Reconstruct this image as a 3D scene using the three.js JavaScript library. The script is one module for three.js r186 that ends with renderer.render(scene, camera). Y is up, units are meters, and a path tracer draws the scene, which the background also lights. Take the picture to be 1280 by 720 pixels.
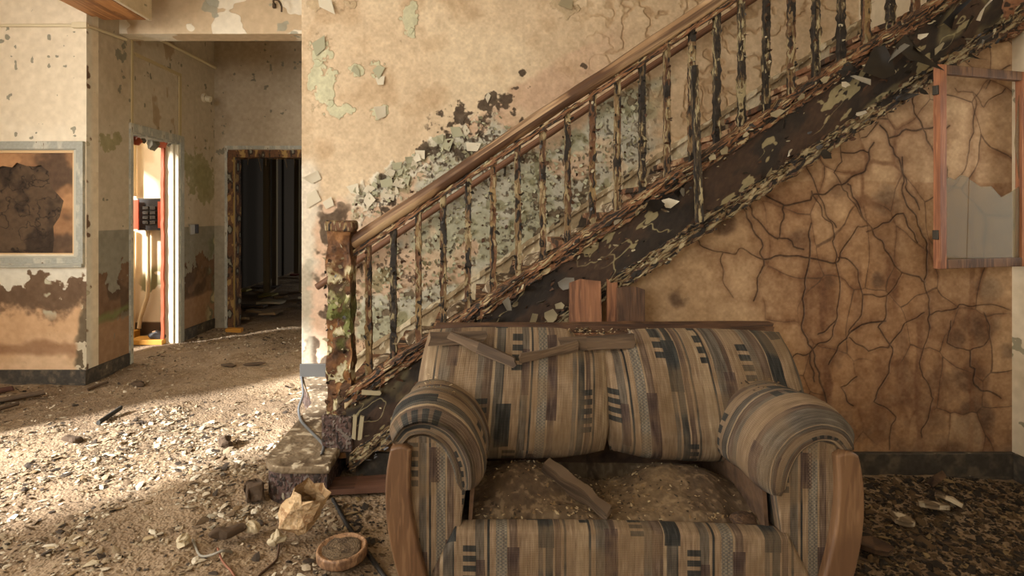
import * as THREE from 'three';
import { mergeGeometries } from 'three/addons/utils/BufferGeometryUtils.js';
import { RoundedBoxGeometry } from 'three/addons/geometries/RoundedBoxGeometry.js';
import { RectAreaLightUniformsLib } from 'three/addons/lights/RectAreaLightUniformsLib.js';

// ------------------------------------------------------------------ camera, sky, sun, windows' daylight, exposure
const EYE = 1.35, FOC = 690, CX = 600, CY = 268;          // eye height (m), focal length and principal point (pixels of 1280 x 720)
const scene = new THREE.Scene();
const camera = new THREE.PerspectiveCamera(2 * Math.atan(360 / FOC) * 180 / Math.PI, 1280 / 720, 0.05, 100);
camera.position.set(0, EYE, 0);
camera.lookAt(0, EYE, -1);
camera.setViewOffset(1280, 720, 640 - CX, 360 - CY, 1280, 720);
const renderer = new THREE.WebGLRenderer();
renderer.toneMapping = THREE.LinearToneMapping;
renderer.toneMappingExposure = 1.16;
renderer.shadowMap.enabled = true;
RectAreaLightUniformsLib.init();
scene.background = new THREE.Color(0.95, 0.92, 0.86);

const sun = new THREE.DirectionalLight(new THREE.Color(1.0, 0.97, 0.935), 13);
{
  const d = new THREE.Vector3(0.755 * 0.87, -0.5, -0.656 * 0.87);
  sun.target.position.set(-2.2, 0, -3.6);
  sun.position.copy(sun.target.position).addScaledVector(d, -12);
  sun.castShadow = true; sun.shadow.radius = 6; sun.shadow.mapSize.set(2048, 2048);
  const c = sun.shadow.camera; c.left = -9; c.right = 9; c.top = 9; c.bottom = -9; c.near = 1; c.far = 30;
  scene.add(sun, sun.target);
}
function skyWindow(x, y, z, w, h, tx, ty, tz, power, color = [1.0, 0.94, 0.855]) {   // daylight entering through one window opening
  const l = new THREE.RectAreaLight(new THREE.Color(...color), power, w, h);
  l.position.set(x, y, z); l.lookAt(tx, ty, tz); scene.add(l);
  return l;
}
skyWindow(-4.33, 1.85, -1.23, 1.95, 2.1, 5, 1.85, -1.23, 12);           // hall, left wall
skyWindow(-2.5, 2.4, 1.98, 2.4, 1.5, -2.5, 2.4, -5, 7.5);                // hall, wall behind the camera
skyWindow(1.0, 2.4, 1.98, 1.6, 1.4, 1.0, 2.4, -5, 1.2);
skyWindow(2.8, 1.58, -2.47, 0.56, 0.94, -5, 1.58, -2.47, 0.8);            // hall, right wall
skyWindow(-4.74, 2.1, -5.35, 0.9, 1.2, 5, 2.1, -5.35, 8, [1.0, 0.90, 0.76]);   // electrical closet
skyWindow(1.18, 1.3, -14.0, 1.6, 1.0, -5, 1.3, -14.0, 16, [1, 0.95, 0.88]);      // dark ward beyond the far door

// ------------------------------------------------------------------ helpers
let seed = 12345;
function reseed(n) { seed = n >>> 0; }
function rnd() { seed = (seed + 0x6D2B79F5) | 0; let t = Math.imul(seed ^ (seed >>> 15), 1 | seed); t = (t + Math.imul(t ^ (t >>> 7), 61 | t)) ^ t; return ((t ^ (t >>> 14)) >>> 0) / 4294967296; }
const rr = (a, b) => a + (b - a) * rnd();
const pick = (a) => a[Math.floor(rnd() * a.length)];
function hash(x, y, z) { let h = Math.imul(x, 374761393) + Math.imul(y, 668265263) + Math.imul(z, 2147483647 - 5); h = Math.imul(h ^ (h >>> 13), 1274126177); return ((h ^ (h >>> 16)) >>> 0) / 4294967296; }
const TAB = new Float32Array(65536); for (let i = 0; i < 65536; i++) TAB[i] = hash(i & 255, i >> 8, 11);
function n2(x, y, s = 0) {
  const i = Math.floor(x), j = Math.floor(y); let u = x - i, v = y - j; u = u * u * (3 - 2 * u); v = v * v * (3 - 2 * v);
  const p = (i + s * 37) & 255, q = (j + s * 91) & 255, p1 = (p + 1) & 255, r = q << 8, r1 = ((q + 1) & 255) << 8;
  const a = TAB[r | p], b = TAB[r | p1], c = TAB[r1 | p], d = TAB[r1 | p1];
  return a + (b - a) * u + (c - a) * v + (a - b - c + d) * u * v;
}
function n3(x, y, z, s = 0) { const k = Math.floor(z), w = z - k, t = w * w * (3 - 2 * w); return n2(x, y, k * 7 + s) * (1 - t) + n2(x, y, k * 7 + 7 + s) * t; }
function fbmSlow(x, y, o, s) { let a = 0, m = 0.5, t = 0; for (let i = 0; i < o; i++) { const w = 64 << i; a += m * wrapNoise(x * (1 << i), y * (1 << i), w, s + i * 17); t += m; m *= 0.5; } return a / t; }
function wrapNoise(x, y, w, s) {
  const i = Math.floor(x), j = Math.floor(y); let u = x - i, v = y - j; u = u * u * (3 - 2 * u); v = v * v * (3 - 2 * v);
  const i1 = (i + 1) % w, j1 = (j + 1) % w, p = (i + s * 37) & 255, p1 = (i1 + s * 37) & 255, r = ((j + s * 91) & 255) << 8, r1 = ((j1 + s * 91) & 255) << 8;
  const a = TAB[r | p], b = TAB[r | p1], c = TAB[r1 | p], d = TAB[r1 | p1];
  return a + (b - a) * u + (c - a) * v + (a - b - c + d) * u * v;
}
const FB = new Float32Array(1 << 20); for (let j = 0; j < 1024; j++) for (let i = 0; i < 1024; i++) FB[j * 1024 + i] = fbmSlow(i / 16, j / 16, 4, 5);
function fbm(x, y, o = 4, s = 0) {                          // four octaves from a wrapping table; s picks another stretch of it
  x = x * 16 + s * 173.3; y = y * 16 + s * 319.7;
  const i = Math.floor(x), j = Math.floor(y), u = x - i, v = y - j, p = i & 1023, p1 = (p + 1) & 1023, r = (j & 1023) << 10, r1 = ((j + 1) & 1023) << 10;
  const a = FB[r | p], b = FB[r | p1], c = FB[r1 | p], d = FB[r1 | p1];
  return a + (b - a) * u + (c - a) * v + (a - b - c + d) * u * v;
}
const hyp = (a, b) => Math.sqrt(a * a + b * b);
const clamp = (x, a = 0, b = 1) => Math.min(b, Math.max(a, x));
const step = (a, b, x) => { const t = clamp((x - a) / (b - a)); return t * t * (3 - 2 * t); };
const mixc = (o, c, k) => { if (k <= 0) return; o[0] += (c[0] - o[0]) * k; o[1] += (c[1] - o[1]) * k; o[2] += (c[2] - o[2]) * k; };
const V = (x, y, z) => new THREE.Vector3(x, y, z);
const at = (px, py, d) => V((px - CX) / FOC * d, EYE - (py - CY) / FOC * d, -d);      // a point seen at a pixel, d metres deep
const onFloor = (px, py, h = 0) => at(px, py, (EYE - h) * FOC / (py - CY));            // a point of the floor (or of a level h above it)

const used = new Map();
function numbered(name) { const k = used.get(name) || 0; used.set(name, k + 1); return k ? `${name}_${String(k).padStart(3, '0')}` : name; }
function shade(o) { o.traverse((m) => { if (m.isMesh) { m.castShadow = true; m.receiveShadow = true; } }); return o; }
function part(name, geometry, material, parent) { const m = new THREE.Mesh(geometry, material); m.name = name; m.castShadow = m.receiveShadow = true; parent.add(m); return m; }
function struct(name, geometry, material) { const m = part(numbered(name), geometry, material, scene); m.userData = { kind: 'structure' }; return m; }
function structGroup(name) { const g = new THREE.Group(); g.name = numbered(name); g.userData = { kind: 'structure' }; scene.add(g); return g; }
function thing(name, label, category, group) { const g = new THREE.Group(); g.name = numbered(name); g.userData = { label, category }; if (group) g.userData.group = group; scene.add(g); return g; }
function tag(o, label, category, group) { o.userData = { label, category }; if (group) o.userData.group = group; return o; }
function single(name, geometry, material, label, category, group) { return tag(part(numbered(name), geometry, material, scene), label, category, group); }

const MUTE = 0.2;                                          // the colours above were read off a warm picture: take some of that warmth out
function texture(W, H, fn, opt = {}) {                     // fn(u in 0..1, v in 0..1, out) sets out[0..2] (sRGB 0..255) and returns a height 0..1
  const c = new Uint8Array(W * H * 4), b = new Uint8Array(W * H * 4), out = [0, 0, 0];
  for (let j = 0; j < H; j++) for (let i = 0; i < W; i++) {
    const h = fn((i + 0.5) / W, (j + 0.5) / H, out, i, j), k = (j * W + i) * 4;
    const lum = (0.45 * out[0] + 0.42 * out[1] + 0.13 * out[2]) * MUTE; for (let q = 0; q < 3; q++) c[k + q] = clamp(out[q] * (1 - MUTE) + lum, 0, 255);
    c[k + 3] = 255; b[k] = b[k + 1] = b[k + 2] = clamp(h, 0, 1) * 255; b[k + 3] = 255;
  }
  const mk = (a, srgb) => { const t = new THREE.DataTexture(a, W, H, THREE.RGBAFormat); t.wrapS = t.wrapT = opt.clamp ? THREE.ClampToEdgeWrapping : THREE.RepeatWrapping; t.magFilter = THREE.LinearFilter; t.minFilter = THREE.LinearMipmapLinearFilter; t.generateMipmaps = true; if (srgb) t.colorSpace = THREE.SRGBColorSpace; t.needsUpdate = true; return t; };
  return { map: mk(c, true), bump: mk(b, false) };
}
function fit(t, x0, y0, w, h) { for (const m of [t.map, t.bump]) { m.repeat.set(1 / w, 1 / h); m.offset.set(-x0 / w, -y0 / h); } return t; }
function matOf(t, roughness = 0.9, bumpScale = 0.004, extra = {}) { return new THREE.MeshStandardMaterial({ map: t.map, bumpMap: t.bump, bumpScale, roughness, side: THREE.DoubleSide, ...extra }); }
const plain = (hex, roughness = 0.85, extra = {}) => new THREE.MeshStandardMaterial({ color: hex, roughness, side: THREE.DoubleSide, ...extra });

function lineMask(W, H, toPix, lines, width, wob = 0) {     // soft-edged strokes as a field 0..1
  const cv = document.createElement('canvas'); cv.width = W; cv.height = H; const g = cv.getContext('2d');
  g.fillStyle = '#000'; g.fillRect(0, 0, W, H); g.strokeStyle = '#fff'; g.lineCap = 'round'; g.lineJoin = 'round';
  for (const l of lines) {
    g.lineWidth = width * (l.w || 1); g.beginPath();
    const p = l.p.map(toPix); let first = true;
    for (let i = 0; i < p.length - 1; i++) for (let k = 0; k <= 8; k++) {
      const t = k / 8, x = p[i][0] + (p[i + 1][0] - p[i][0]) * t, y = p[i][1] + (p[i + 1][1] - p[i][1]) * t;
      const X = x + (n2(x * 0.05, y * 0.05, 91) - 0.5) * wob, Y = y + (n2(x * 0.05, y * 0.05, 92) - 0.5) * wob;
      first ? g.moveTo(X, Y) : g.lineTo(X, Y); first = false;
    }
    g.stroke();
  }
  const d = g.getImageData(0, 0, W, H).data, a = new Float32Array(W * H);
  for (let j = 0; j < H; j++) for (let i = 0; i < W; i++) a[j * W + i] = d[((H - 1 - j) * W + i) * 4] / 255;   // row 0 at the bottom
  return a;
}
function blur(a, W, H, r) {
  let s = a;
  for (let pass = 0; pass < 2; pass++) for (const hor of [true, false]) {
    const d = new Float32Array(W * H), L = hor ? W : H, M = hor ? H : W;
    for (let m = 0; m < M; m++) { let acc = 0; const ix = (k) => { k = clamp(k, 0, L - 1); return hor ? m * W + k : k * W + m; };
      for (let k = -r; k <= r; k++) acc += s[ix(k)];
      for (let k = 0; k < L; k++) { d[ix(k)] = acc / (2 * r + 1); acc += s[ix(k + r + 1)] - s[ix(k - r)]; } }
    s = d;
  }
  return s;
}

function shapeOf(pts) { const s = new THREE.Shape(); pts.forEach(([x, y], i) => (i ? s.lineTo(x, y) : s.moveTo(x, y))); s.closePath(); return s; }
function hole(s, pts) { const p = new THREE.Path(); pts.forEach(([x, y], i) => (i ? p.lineTo(x, y) : p.moveTo(x, y))); p.closePath(); s.holes.push(p); return s; }
const rect = (x0, y0, x1, y1) => [[x0, y0], [x1, y0], [x1, y1], [x0, y1]];
function slabXY(shape, d, thick, bevel = 0) {               // faces the camera at depth d, extends back by thick
  const g = new THREE.ExtrudeGeometry(shape, { depth: thick, bevelEnabled: bevel > 0, bevelSize: bevel, bevelThickness: bevel, bevelSegments: 1 });
  g.translate(0, 0, -d - thick); return g;
}
function slabZY(shape, x, thick) {                          // shape in (depth, y); spans x .. x + thick
  const g = new THREE.ExtrudeGeometry(shape, { depth: thick, bevelEnabled: false }); g.rotateY(Math.PI / 2); g.translate(x, 0, 0); return g;
}
function box(x0, y0, z0, x1, y1, z1, r = 0) {
  const w = Math.abs(x1 - x0), h = Math.abs(y1 - y0), d = Math.abs(z1 - z0);
  const g = r > 0 ? new RoundedBoxGeometry(w, h, d, 2, Math.min(r, w / 2.1, h / 2.1, d / 2.1)) : new THREE.BoxGeometry(w, h, d);
  g.translate((x0 + x1) / 2, (y0 + y1) / 2, (z0 + z1) / 2); return g;
}
function planarUV(g, fn) { const p = g.attributes.position, uv = new Float32Array(p.count * 2); for (let i = 0; i < p.count; i++) { const [u, v] = fn(p.getX(i), p.getY(i), p.getZ(i)); uv[2 * i] = u; uv[2 * i + 1] = v; } g.setAttribute('uv', new THREE.BufferAttribute(uv, 2)); return g; }
function boxUV(g, k = 1) {                                  // uv in metres from the face's own direction
  const p = g.attributes.position, n = g.attributes.normal, uv = new Float32Array(p.count * 2);
  for (let i = 0; i < p.count; i++) {
    const ax = Math.abs(n.getX(i)), ay = Math.abs(n.getY(i)), az = Math.abs(n.getZ(i));
    if (az >= ax && az >= ay) { uv[2 * i] = p.getX(i) * k; uv[2 * i + 1] = p.getY(i) * k; } else if (ax >= ay) { uv[2 * i] = p.getZ(i) * k; uv[2 * i + 1] = p.getY(i) * k; } else { uv[2 * i] = p.getX(i) * k; uv[2 * i + 1] = p.getZ(i) * k; }
  }
  g.setAttribute('uv', new THREE.BufferAttribute(uv, 2)); return g;
}
function rough(g, amp, freq, s = 0) {                       // pushes vertices of the same place alike, so that shells stay closed
  const p = g.attributes.position;
  for (let i = 0; i < p.count; i++) { const x = p.getX(i), y = p.getY(i), z = p.getZ(i); p.setXYZ(i, x + (n3(x * freq, y * freq, z * freq, s) - 0.5) * amp, y + (n3(x * freq + 31, y * freq, z * freq, s) - 0.5) * amp, z + (n3(x * freq, y * freq + 57, z * freq, s) - 0.5) * amp); }
  g.computeVertexNormals(); return g;
}
function tube(pts, r, seg = 24, rad = 8, closed = false) { return new THREE.TubeGeometry(new THREE.CatmullRomCurve3(pts, closed, 'catmullrom', 0.4), seg, r, rad, closed); }
function straight(a, b, r, rad = 10) { const g = new THREE.CylinderGeometry(r, r, a.distanceTo(b), rad, 1); g.applyQuaternion(new THREE.Quaternion().setFromUnitVectors(V(0, 1, 0), b.clone().sub(a).normalize())); g.translate((a.x + b.x) / 2, (a.y + b.y) / 2, (a.z + b.z) / 2); return g; }
function plankGeo(a, b, w, t, up, amp = 0.004, s = 0) {      // a worn board from a to b; w along up, t across
  const L = a.distanceTo(b), g = new THREE.BoxGeometry(L, w, t, 14, 3, 1);
  const p = g.attributes.position;
  for (let i = 0; i < p.count; i++) { const x = p.getX(i), y = p.getY(i), e = Math.abs(x) > L / 2 - 1e-6 ? 1 : 0; p.setX(i, x + e * (n2(y * 90, s * 3 + Math.sign(x), 5) - 0.5) * 0.03 * Math.min(1, w * 20)); p.setY(i, y + (n2(x * 9, Math.sign(y) * 4 + s, 8) - 0.5) * amp * 2); p.setZ(i, p.getZ(i) + (n2(x * 6, s, 9) - 0.5) * amp); }
  planarUV(g, (x, y, z) => [y + s * 0.37, x + s * 0.61]);
  const X = b.clone().sub(a).normalize(), Z = X.clone().cross(up).normalize(), Y = Z.clone().cross(X);
  g.applyMatrix4(new THREE.Matrix4().makeBasis(X, Y, Z)); g.translate((a.x + b.x) / 2, (a.y + b.y) / 2, (a.z + b.z) / 2);
  g.computeVertexNormals(); return g;
}
function flakeGeo(size, curl, s, thick = 0.0012, corners = 0) {           // one flake of paint or plaster: an uneven plate, bent
  const n = corners || 5 + Math.floor(hash(s, 1, 1) * 3), dir = hash(s, 2, 2) * 6.28, el = 0.55 + 0.45 * hash(s, 3, 3), P = [[0, 0]];
  for (let i = 0; i < n; i++) { const a = i / n * 6.283 + (hash(s, i, 4) - 0.5) * 0.7, r = size * (corners ? 0.34 + 0.36 * hash(s, i, 5) : 0.32 + 0.3 * hash(s, i, 5)); P.push([Math.cos(a) * r, Math.sin(a) * r * el]); }
  const rings = size > 0.05 ? 3 : 1, Q = [P[0]], pos = [], idx = [];
  for (let k = 1; k <= rings; k++) for (let i = 1; i <= n; i++) Q.push([P[i][0] * k / rings, P[i][1] * k / rings]);
  const N = Q.length, last = (rings - 1) * n;
  for (const o of [0, -thick]) for (const [x, y] of Q) { const d = (x * Math.cos(dir) + y * Math.sin(dir)) / size + 0.5; pos.push(x, y, o + curl * size * d * d * (rings > 1 ? 0.6 + 0.8 * d : 1)); }
  for (let i = 1; i <= n; i++) { const j = i % n + 1; idx.push(0, i, j, N, N + j, N + i); for (let k = 0; k < rings - 1; k++) { const a = k * n + i, b = k * n + j, c = a + n, d = b + n; idx.push(a, c, d, a, d, b, N + a, N + d, N + c, N + a, N + b, N + d); } idx.push(last + i, N + last + i, N + last + j, last + i, N + last + j, last + j); }
  const g = new THREE.BufferGeometry(); g.setAttribute('position', new THREE.Float32BufferAttribute(pos, 3)); g.setIndex(idx);
  planarUV(g, (x, y) => [x * 2 + hash(s, 7, 7), y * 2 + hash(s, 8, 8)]); g.computeVertexNormals(); return g;
}
function chipGeo(s) {                                       // a small angular chip of plaster, unit size
  const g = new THREE.IcosahedronGeometry(0.5, 0), p = g.attributes.position;
  for (let i = 0; i < p.count; i++) { const x = p.getX(i), y = p.getY(i), z = p.getZ(i), k = 0.6 + 0.7 * hash(Math.round(x * 50), Math.round(y * 50) + s * 9, Math.round(z * 50)); p.setXYZ(i, x * k, y * k * 0.3, z * k * 0.72); }
  g.computeVertexNormals(); planarUV(g, (x, y, z) => [x, z]); return g;
}

console.log('helpers ready');
// ------------------------------------------------------------------ materials of the shell
const X_CORNER = -3.158, D_BLOCK = 4.43, D_FAR = 6.56, D_STAIR = 4.03, D_SPAN = 2.87, X_RIGHT = 2.766, X_LEFT = -4.3, CEIL = 3.6, X_END = -1.302;
const toPh = (x, y, d) => [CX + x * FOC / d, CY + (EYE - y) * FOC / d];   // where a wall point shows in the photograph: used to lay stains out as measured there

// stair wall: bare tan plaster, grey-green dado in a raking band, mould and salmon undercoat where the paint has gone
const MOULD = [[575, 165, 48, 1], [620, 128, 32, 1], [610, 180, 40, 0.8], [655, 100, 22, 0.8], [545, 200, 40, 0.8], [650, 150, 26, 0.6], [728, 85, 8, 1], [480, 245, 40, 0.7], [410, 275, 32, 1], [392, 258, 20, 1], [402, 300, 24, 0.8], [640, 195, 30, 0.6], [430, 330, 40, 0.5], [392, 360, 34, 0.7], [388, 420, 26, 0.7]];
const OLDCOAT = [[401, 62, 18, 15], [402, 108, 17, 28], [425, 138, 20, 10], [512, 14, 13, 26], [445, 88, 8, 9], [474, 90, 9, 16], [476, 138, 10, 9], [516, 42, 5, 6], [415, 5, 32, 9], [705, 6, 18, 16]];
const stairTex = fit(texture(1640, 950, (u, v, o) => {
  const x = X_END + u * 4.4, y = v * 3.7 - 0.0; let [px, py] = toPh(x, y, D_STAIR);
  const f1 = fbm(x * 1.3, y * 1.3, 5, 1), f2 = fbm(x * 5, y * 5, 5, 2), f3 = fbm(x * 18, y * 18, 4, 3), f4 = fbm(x * 55, y * 55, 2, 4);
  o[0] = 216; o[1] = 189; o[2] = 150;
  mixc(o, [228, 205, 166], step(0.45, 0.7, f1) * 0.7); mixc(o, [188, 152, 108], step(0.52, 0.75, f2) * 0.45); mixc(o, [160, 122, 84], step(0.62, 0.8, f2 * 0.6 + f3 * 0.4) * 0.25);
  let h = 0.5 + (f3 - 0.5) * 0.15 + (f4 - 0.5) * 0.1;
  const wob = (f2 - 0.5) * 60 + (f3 - 0.5) * 34;
  // cracked rough plaster, upper right
  const roughA = step(680, 800, px + wob) * step(250, 120, py + wob * 0.5) ;
  if (roughA > 0) { const r = Math.abs(fbm(x * 7, y * 7, 4, 12) - 0.5) * 2; mixc(o, [166, 128, 84], roughA * step(0.16, 0.02, r) * 0.75); h -= roughA * step(0.12, 0.0, r) * 0.25; mixc(o, [188, 154, 110], roughA * 0.35); }
  // dado edge, parallel to the stairs
  const line = 205 - 0.665 * (px - 500);
  const below = py - line + wob * 0.55;                     // > 0 : under the dado's upper edge
  const left = step(452, 425, px + wob * 0.4);
  const endR = step(640, 760, px + wob);
  let zone = step(-6, 8, below) * (1 - left), upperR = step(600, 680, px + wob);
  // salmon undercoat
  const salmon = [204, 166, 132], patch = step(0.40, 0.56, fbm(x * 3.2, y * 3.2, 4, 19));
  mixc(o, salmon, zone * (0.35 + 0.5 * patch) * (1 - step(700, 800, px + wob)));
  const rim = step(-8, 0, below + (f3 - 0.5) * 16) * step(46, 30, below + (f3 - 0.5) * 40) * (1 - left) * (1 - step(580, 620, px + wob * 0.5)) * step(0.40, 0.44, fbm(x * 12, y * 12, 4, 18)); mixc(o, [222, 212, 188], rim); h += rim * 0.25;
  const low = py - (line + 95 * upperR);                     // green starts lower towards the right
  let green = step(-4, 14, low + wob * 0.7) * (1 - left) * (1 - step(800, 850, px + wob * 0.8));
  const pit = step(0.64, 0.67, fbm(x * 15, y * 15, 4, 21)), pit2 = step(0.66, 0.69, fbm(x * 34, y * 34, 3, 22));
  const sal2 = step(0.56, 0.62, fbm(x * 2.6, y * 2.6, 4, 23) + step(300, 420, py) * 0.06);
  const gk = step(0.48, 0.58, fbm(x * 3, y * 3, 3, 24)), gcol = [184 - 18 * gk, 181 - 16 * gk, 160 - 24 * gk];
  const g1 = green * (1 - pit * 0.75) * (1 - sal2 * 0.85);
  mixc(o, gcol, g1); h += g1 * 0.2;
  mixc(o, [92, 80, 58], green * pit * (1 - sal2) * 0.75); mixc(o, [64, 52, 38], green * pit2 * 0.6); h -= green * pit2 * 0.2;
  mixc(o, [120, 116, 74], green * step(0.64, 0.70, fbm(x * 6, y * 6, 4, 27)) * 0.6);
  // mould along the dado's edge and the spots above it
  const spot = fbm(x * 17, y * 17, 4, 31);
  let mould = 0;
  for (let m = 0; m < MOULD.length; m++) { const M = MOULD[m], ax = M[0], ay = M[1], r = M[2], k = M[3]; if (Math.abs(px - ax) > 1.2 * r || Math.abs(py - ay) > 1.2 * r) continue; const q = hyp(px - ax, py - ay) / r; mould = Math.max(mould, k * step(1.15, 0.3, q)); }
  mixc(o, [66, 50, 34], step(0.60, 0.66, spot * 0.75 + mould * 0.27) * clamp(mould * 2.2) * 0.85);
  // salmon and white at the lower left
  const ll = step(245, 262, py + wob * 0.5) * left;
  mixc(o, [214, 172, 138], ll * 0.85); mixc(o, [226, 190, 160], ll * step(0.45, 0.6, fbm(x * 4, y * 4, 4, 37)) * 0.8);
  mixc(o, [70, 55, 38], ll * step(0.6, 0.68, fbm(x * 9, y * 9, 5, 35) + step(50, 0, Math.abs(px - 405 + wob * 0.4)) * 0.08) * 0.8);
  const strip = step(400, 388, px + wob * 0.28) * step(190, 215, py + wob * 0.3) * step(345, 330, py + wob * 0.3);
  mixc(o, [226, 214, 190], strip); h += strip * 0.2;
  mixc(o, [176, 172, 150], step(396, 386, px + wob * 0.2) * step(300, 330, py) * step(0.42, 0.5, f2) * 0.8);
  // pale green remnants of an older coat
  for (let m = 0; m < OLDCOAT.length; m++) { const M = OLDCOAT[m], ax = M[0], ay = M[1], rx = M[2], ry = M[3]; if (Math.abs(px - ax) > 3 * rx || Math.abs(py - ay) > 3 * ry) continue; const q = hyp((px - ax) / rx, (py - ay) / ry) + (f3 - 0.5) * 2.2 + (f2 - 0.5) * 1.2; const k = step(0.80, 0.70, q); mixc(o, ay < 10 ? [196, 170, 128] : [202, 204, 164], k * 0.85); h += k * 0.2; mixc(o, [150, 122, 86], step(0.95, 0.82, q) * (1 - k) * 0.35); }
  const sp = (f4 - 0.5) * 34 + (f3 - 0.5) * 26; o[0] += sp; o[1] += sp; o[2] += sp * 0.9;
  return h;
}), X_END, 0, 4.4, 3.7);
const stairMat = matOf(stairTex, 0.88, 0.02);
console.log('stair wall');

// spandrel under the stairs: brown water-stained plaster crazed with dark cracks
const cracks = [
  [[1137, 120], [1152, 158], [1166, 194]], [[1102, 154], [1114, 183], [1127, 217], [1147, 258]], [[1047, 172], [1052, 200], [1043, 217], [1060, 242], [1085, 279]],
  [[1093, 179], [1081, 212], [1052, 229], [1027, 242], [1010, 250], [981, 254], [960, 242]], [[1052, 190], [1089, 192]], [[1110, 171], [1152, 160], [1172, 157]], [[1006, 205], [1027, 250], [1043, 283]],
  [[1016, 241], [1037, 276], [1045, 317], [1051, 375], [1042, 416], [1013, 439], [984, 451]], [[1060, 229], [1083, 276], [1107, 311]], [[920, 247], [949, 299], [955, 322], [943, 375]],
  [[1013, 282], [1013, 317], [1005, 375], [1005, 416], [1019, 442], [1031, 503]], [[1048, 320], [1072, 340], [1080, 369], [1078, 392], [1060, 416], [1036, 457]],
  [[1107, 369], [1107, 392], [1098, 410], [1118, 433], [1112, 457], [1095, 503]], [[1124, 200], [1130, 241], [1148, 276], [1162, 317], [1159, 352], [1165, 393], [1159, 410]],
  [[1083, 288], [1130, 268], [1150, 305]], [[1159, 392], [1130, 404], [1112, 433], [1089, 439], [1060, 420]], [[1060, 416], [1078, 404], [1107, 401]], [[955, 322], [1013, 322], [1048, 326], [1072, 282]],
  [[1005, 312], [960, 290], [930, 252]], [[1100, 150], [1080, 175]], [[1045, 400], [1020, 420]], [[1072, 470], [1054, 486], [1066, 509]], [[1165, 393], [1185, 385], [1230, 380], [1262, 388]], [[1107, 311], [1130, 340], [1160, 352]],
  [[1218, 117], [1219, 140], [1212, 190], [1205, 220]], [[1192, 112], [1200, 118], [1218, 117], [1232, 132], [1246, 120], [1258, 110]], [[1172, 192], [1188, 160]], [[1185, 240], [1205, 222]], [[1232, 110], [1240, 88], [1262, 78]],
  [[870, 300], [905, 318], [930, 312], [955, 322]], [[905, 318], [900, 350], [915, 372]], [[1080, 369], [1107, 369], [1130, 340]], [[1095, 503], [1118, 520], [1112, 560]], [[1159, 410], [1150, 460], [1166, 500], [1150, 545]], [[1013, 439], [1020, 480]],
  [[1190, 400], [1185, 430], [1215, 440], [1240, 420], [1230, 392]], [[1215, 440], [1220, 480], [1250, 500]], [[960, 470], [984, 451]], [[1031, 503], [1040, 560]], [[975, 300], [981, 254]], [[1085, 279], [1072, 282]],
].map((p) => ({ p, w: 0.7 + 0.8 * hash(p[0][0], p[0][1], 3) }));
const SW = 1500, SH = 1000, SX0 = -0.75, SPW = 3.6, SPH = 2.4;
const spToPix = ([px, py]) => { const w = at(px, py, D_SPAN); return [(w.x - SX0) / SPW * SW, SH - w.y / SPH * SH]; };
const crackM = lineMask(SW, SH, spToPix, cracks, 1.9, 14), halo1 = blur(lineMask(SW, SH, spToPix, cracks, 9, 12), SW, SH, 4), halo2 = blur(lineMask(SW, SH, spToPix, cracks, 30, 12), SW, SH, 12);
const BLOTCH = [[1230, 410, 34], [1235, 365, 26], [1195, 425, 20], [1215, 470, 32], [1255, 440, 20], [850, 370, 28], [905, 280, 22], [1030, 350, 22], [1100, 350, 22], [1050, 235, 20], [1110, 250, 26], [1000, 300, 20], [1220, 520, 40]];
const STREAK = [[1020, 320, 470, 16], [1035, 330, 400, 14], [1100, 440, 545, 10], [1032, 440, 520, 8], [1112, 320, 380, 12], [1006, 300, 400, 9], [1150, 400, 560, 7], [1070, 330, 400, 8], [1215, 190, 560, 5]];
const cellHit = [0, 0];
function cells(x, y) {                                       // uneven polygons: distance to the nearest edge, and the cell's own number
  x += (fbm(x * 0.45, y * 0.45, 4, 47) - 0.5) * 1.3; y += (fbm(x * 0.45, y * 0.45, 4, 48) - 0.5) * 1.3;
  const i = Math.floor(x), j = Math.floor(y); let a = 9, b = 9, id = 0;
  for (let q = -1; q < 2; q++) for (let p = -1; p < 2; p++) { const k = ((j + q) & 255) << 8 | ((i + p) & 255), dx = i + p + 0.15 + 0.7 * TAB[k] - x, dy = j + q + 0.15 + 0.7 * TAB[65535 - k] - y, d = Math.sqrt(dx * dx + dy * dy); if (d < a) { b = a; a = d; id = TAB[(k + 777) & 65535]; } else if (d < b) b = d; }
  cellHit[0] = b - a; cellHit[1] = id;
}
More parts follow.
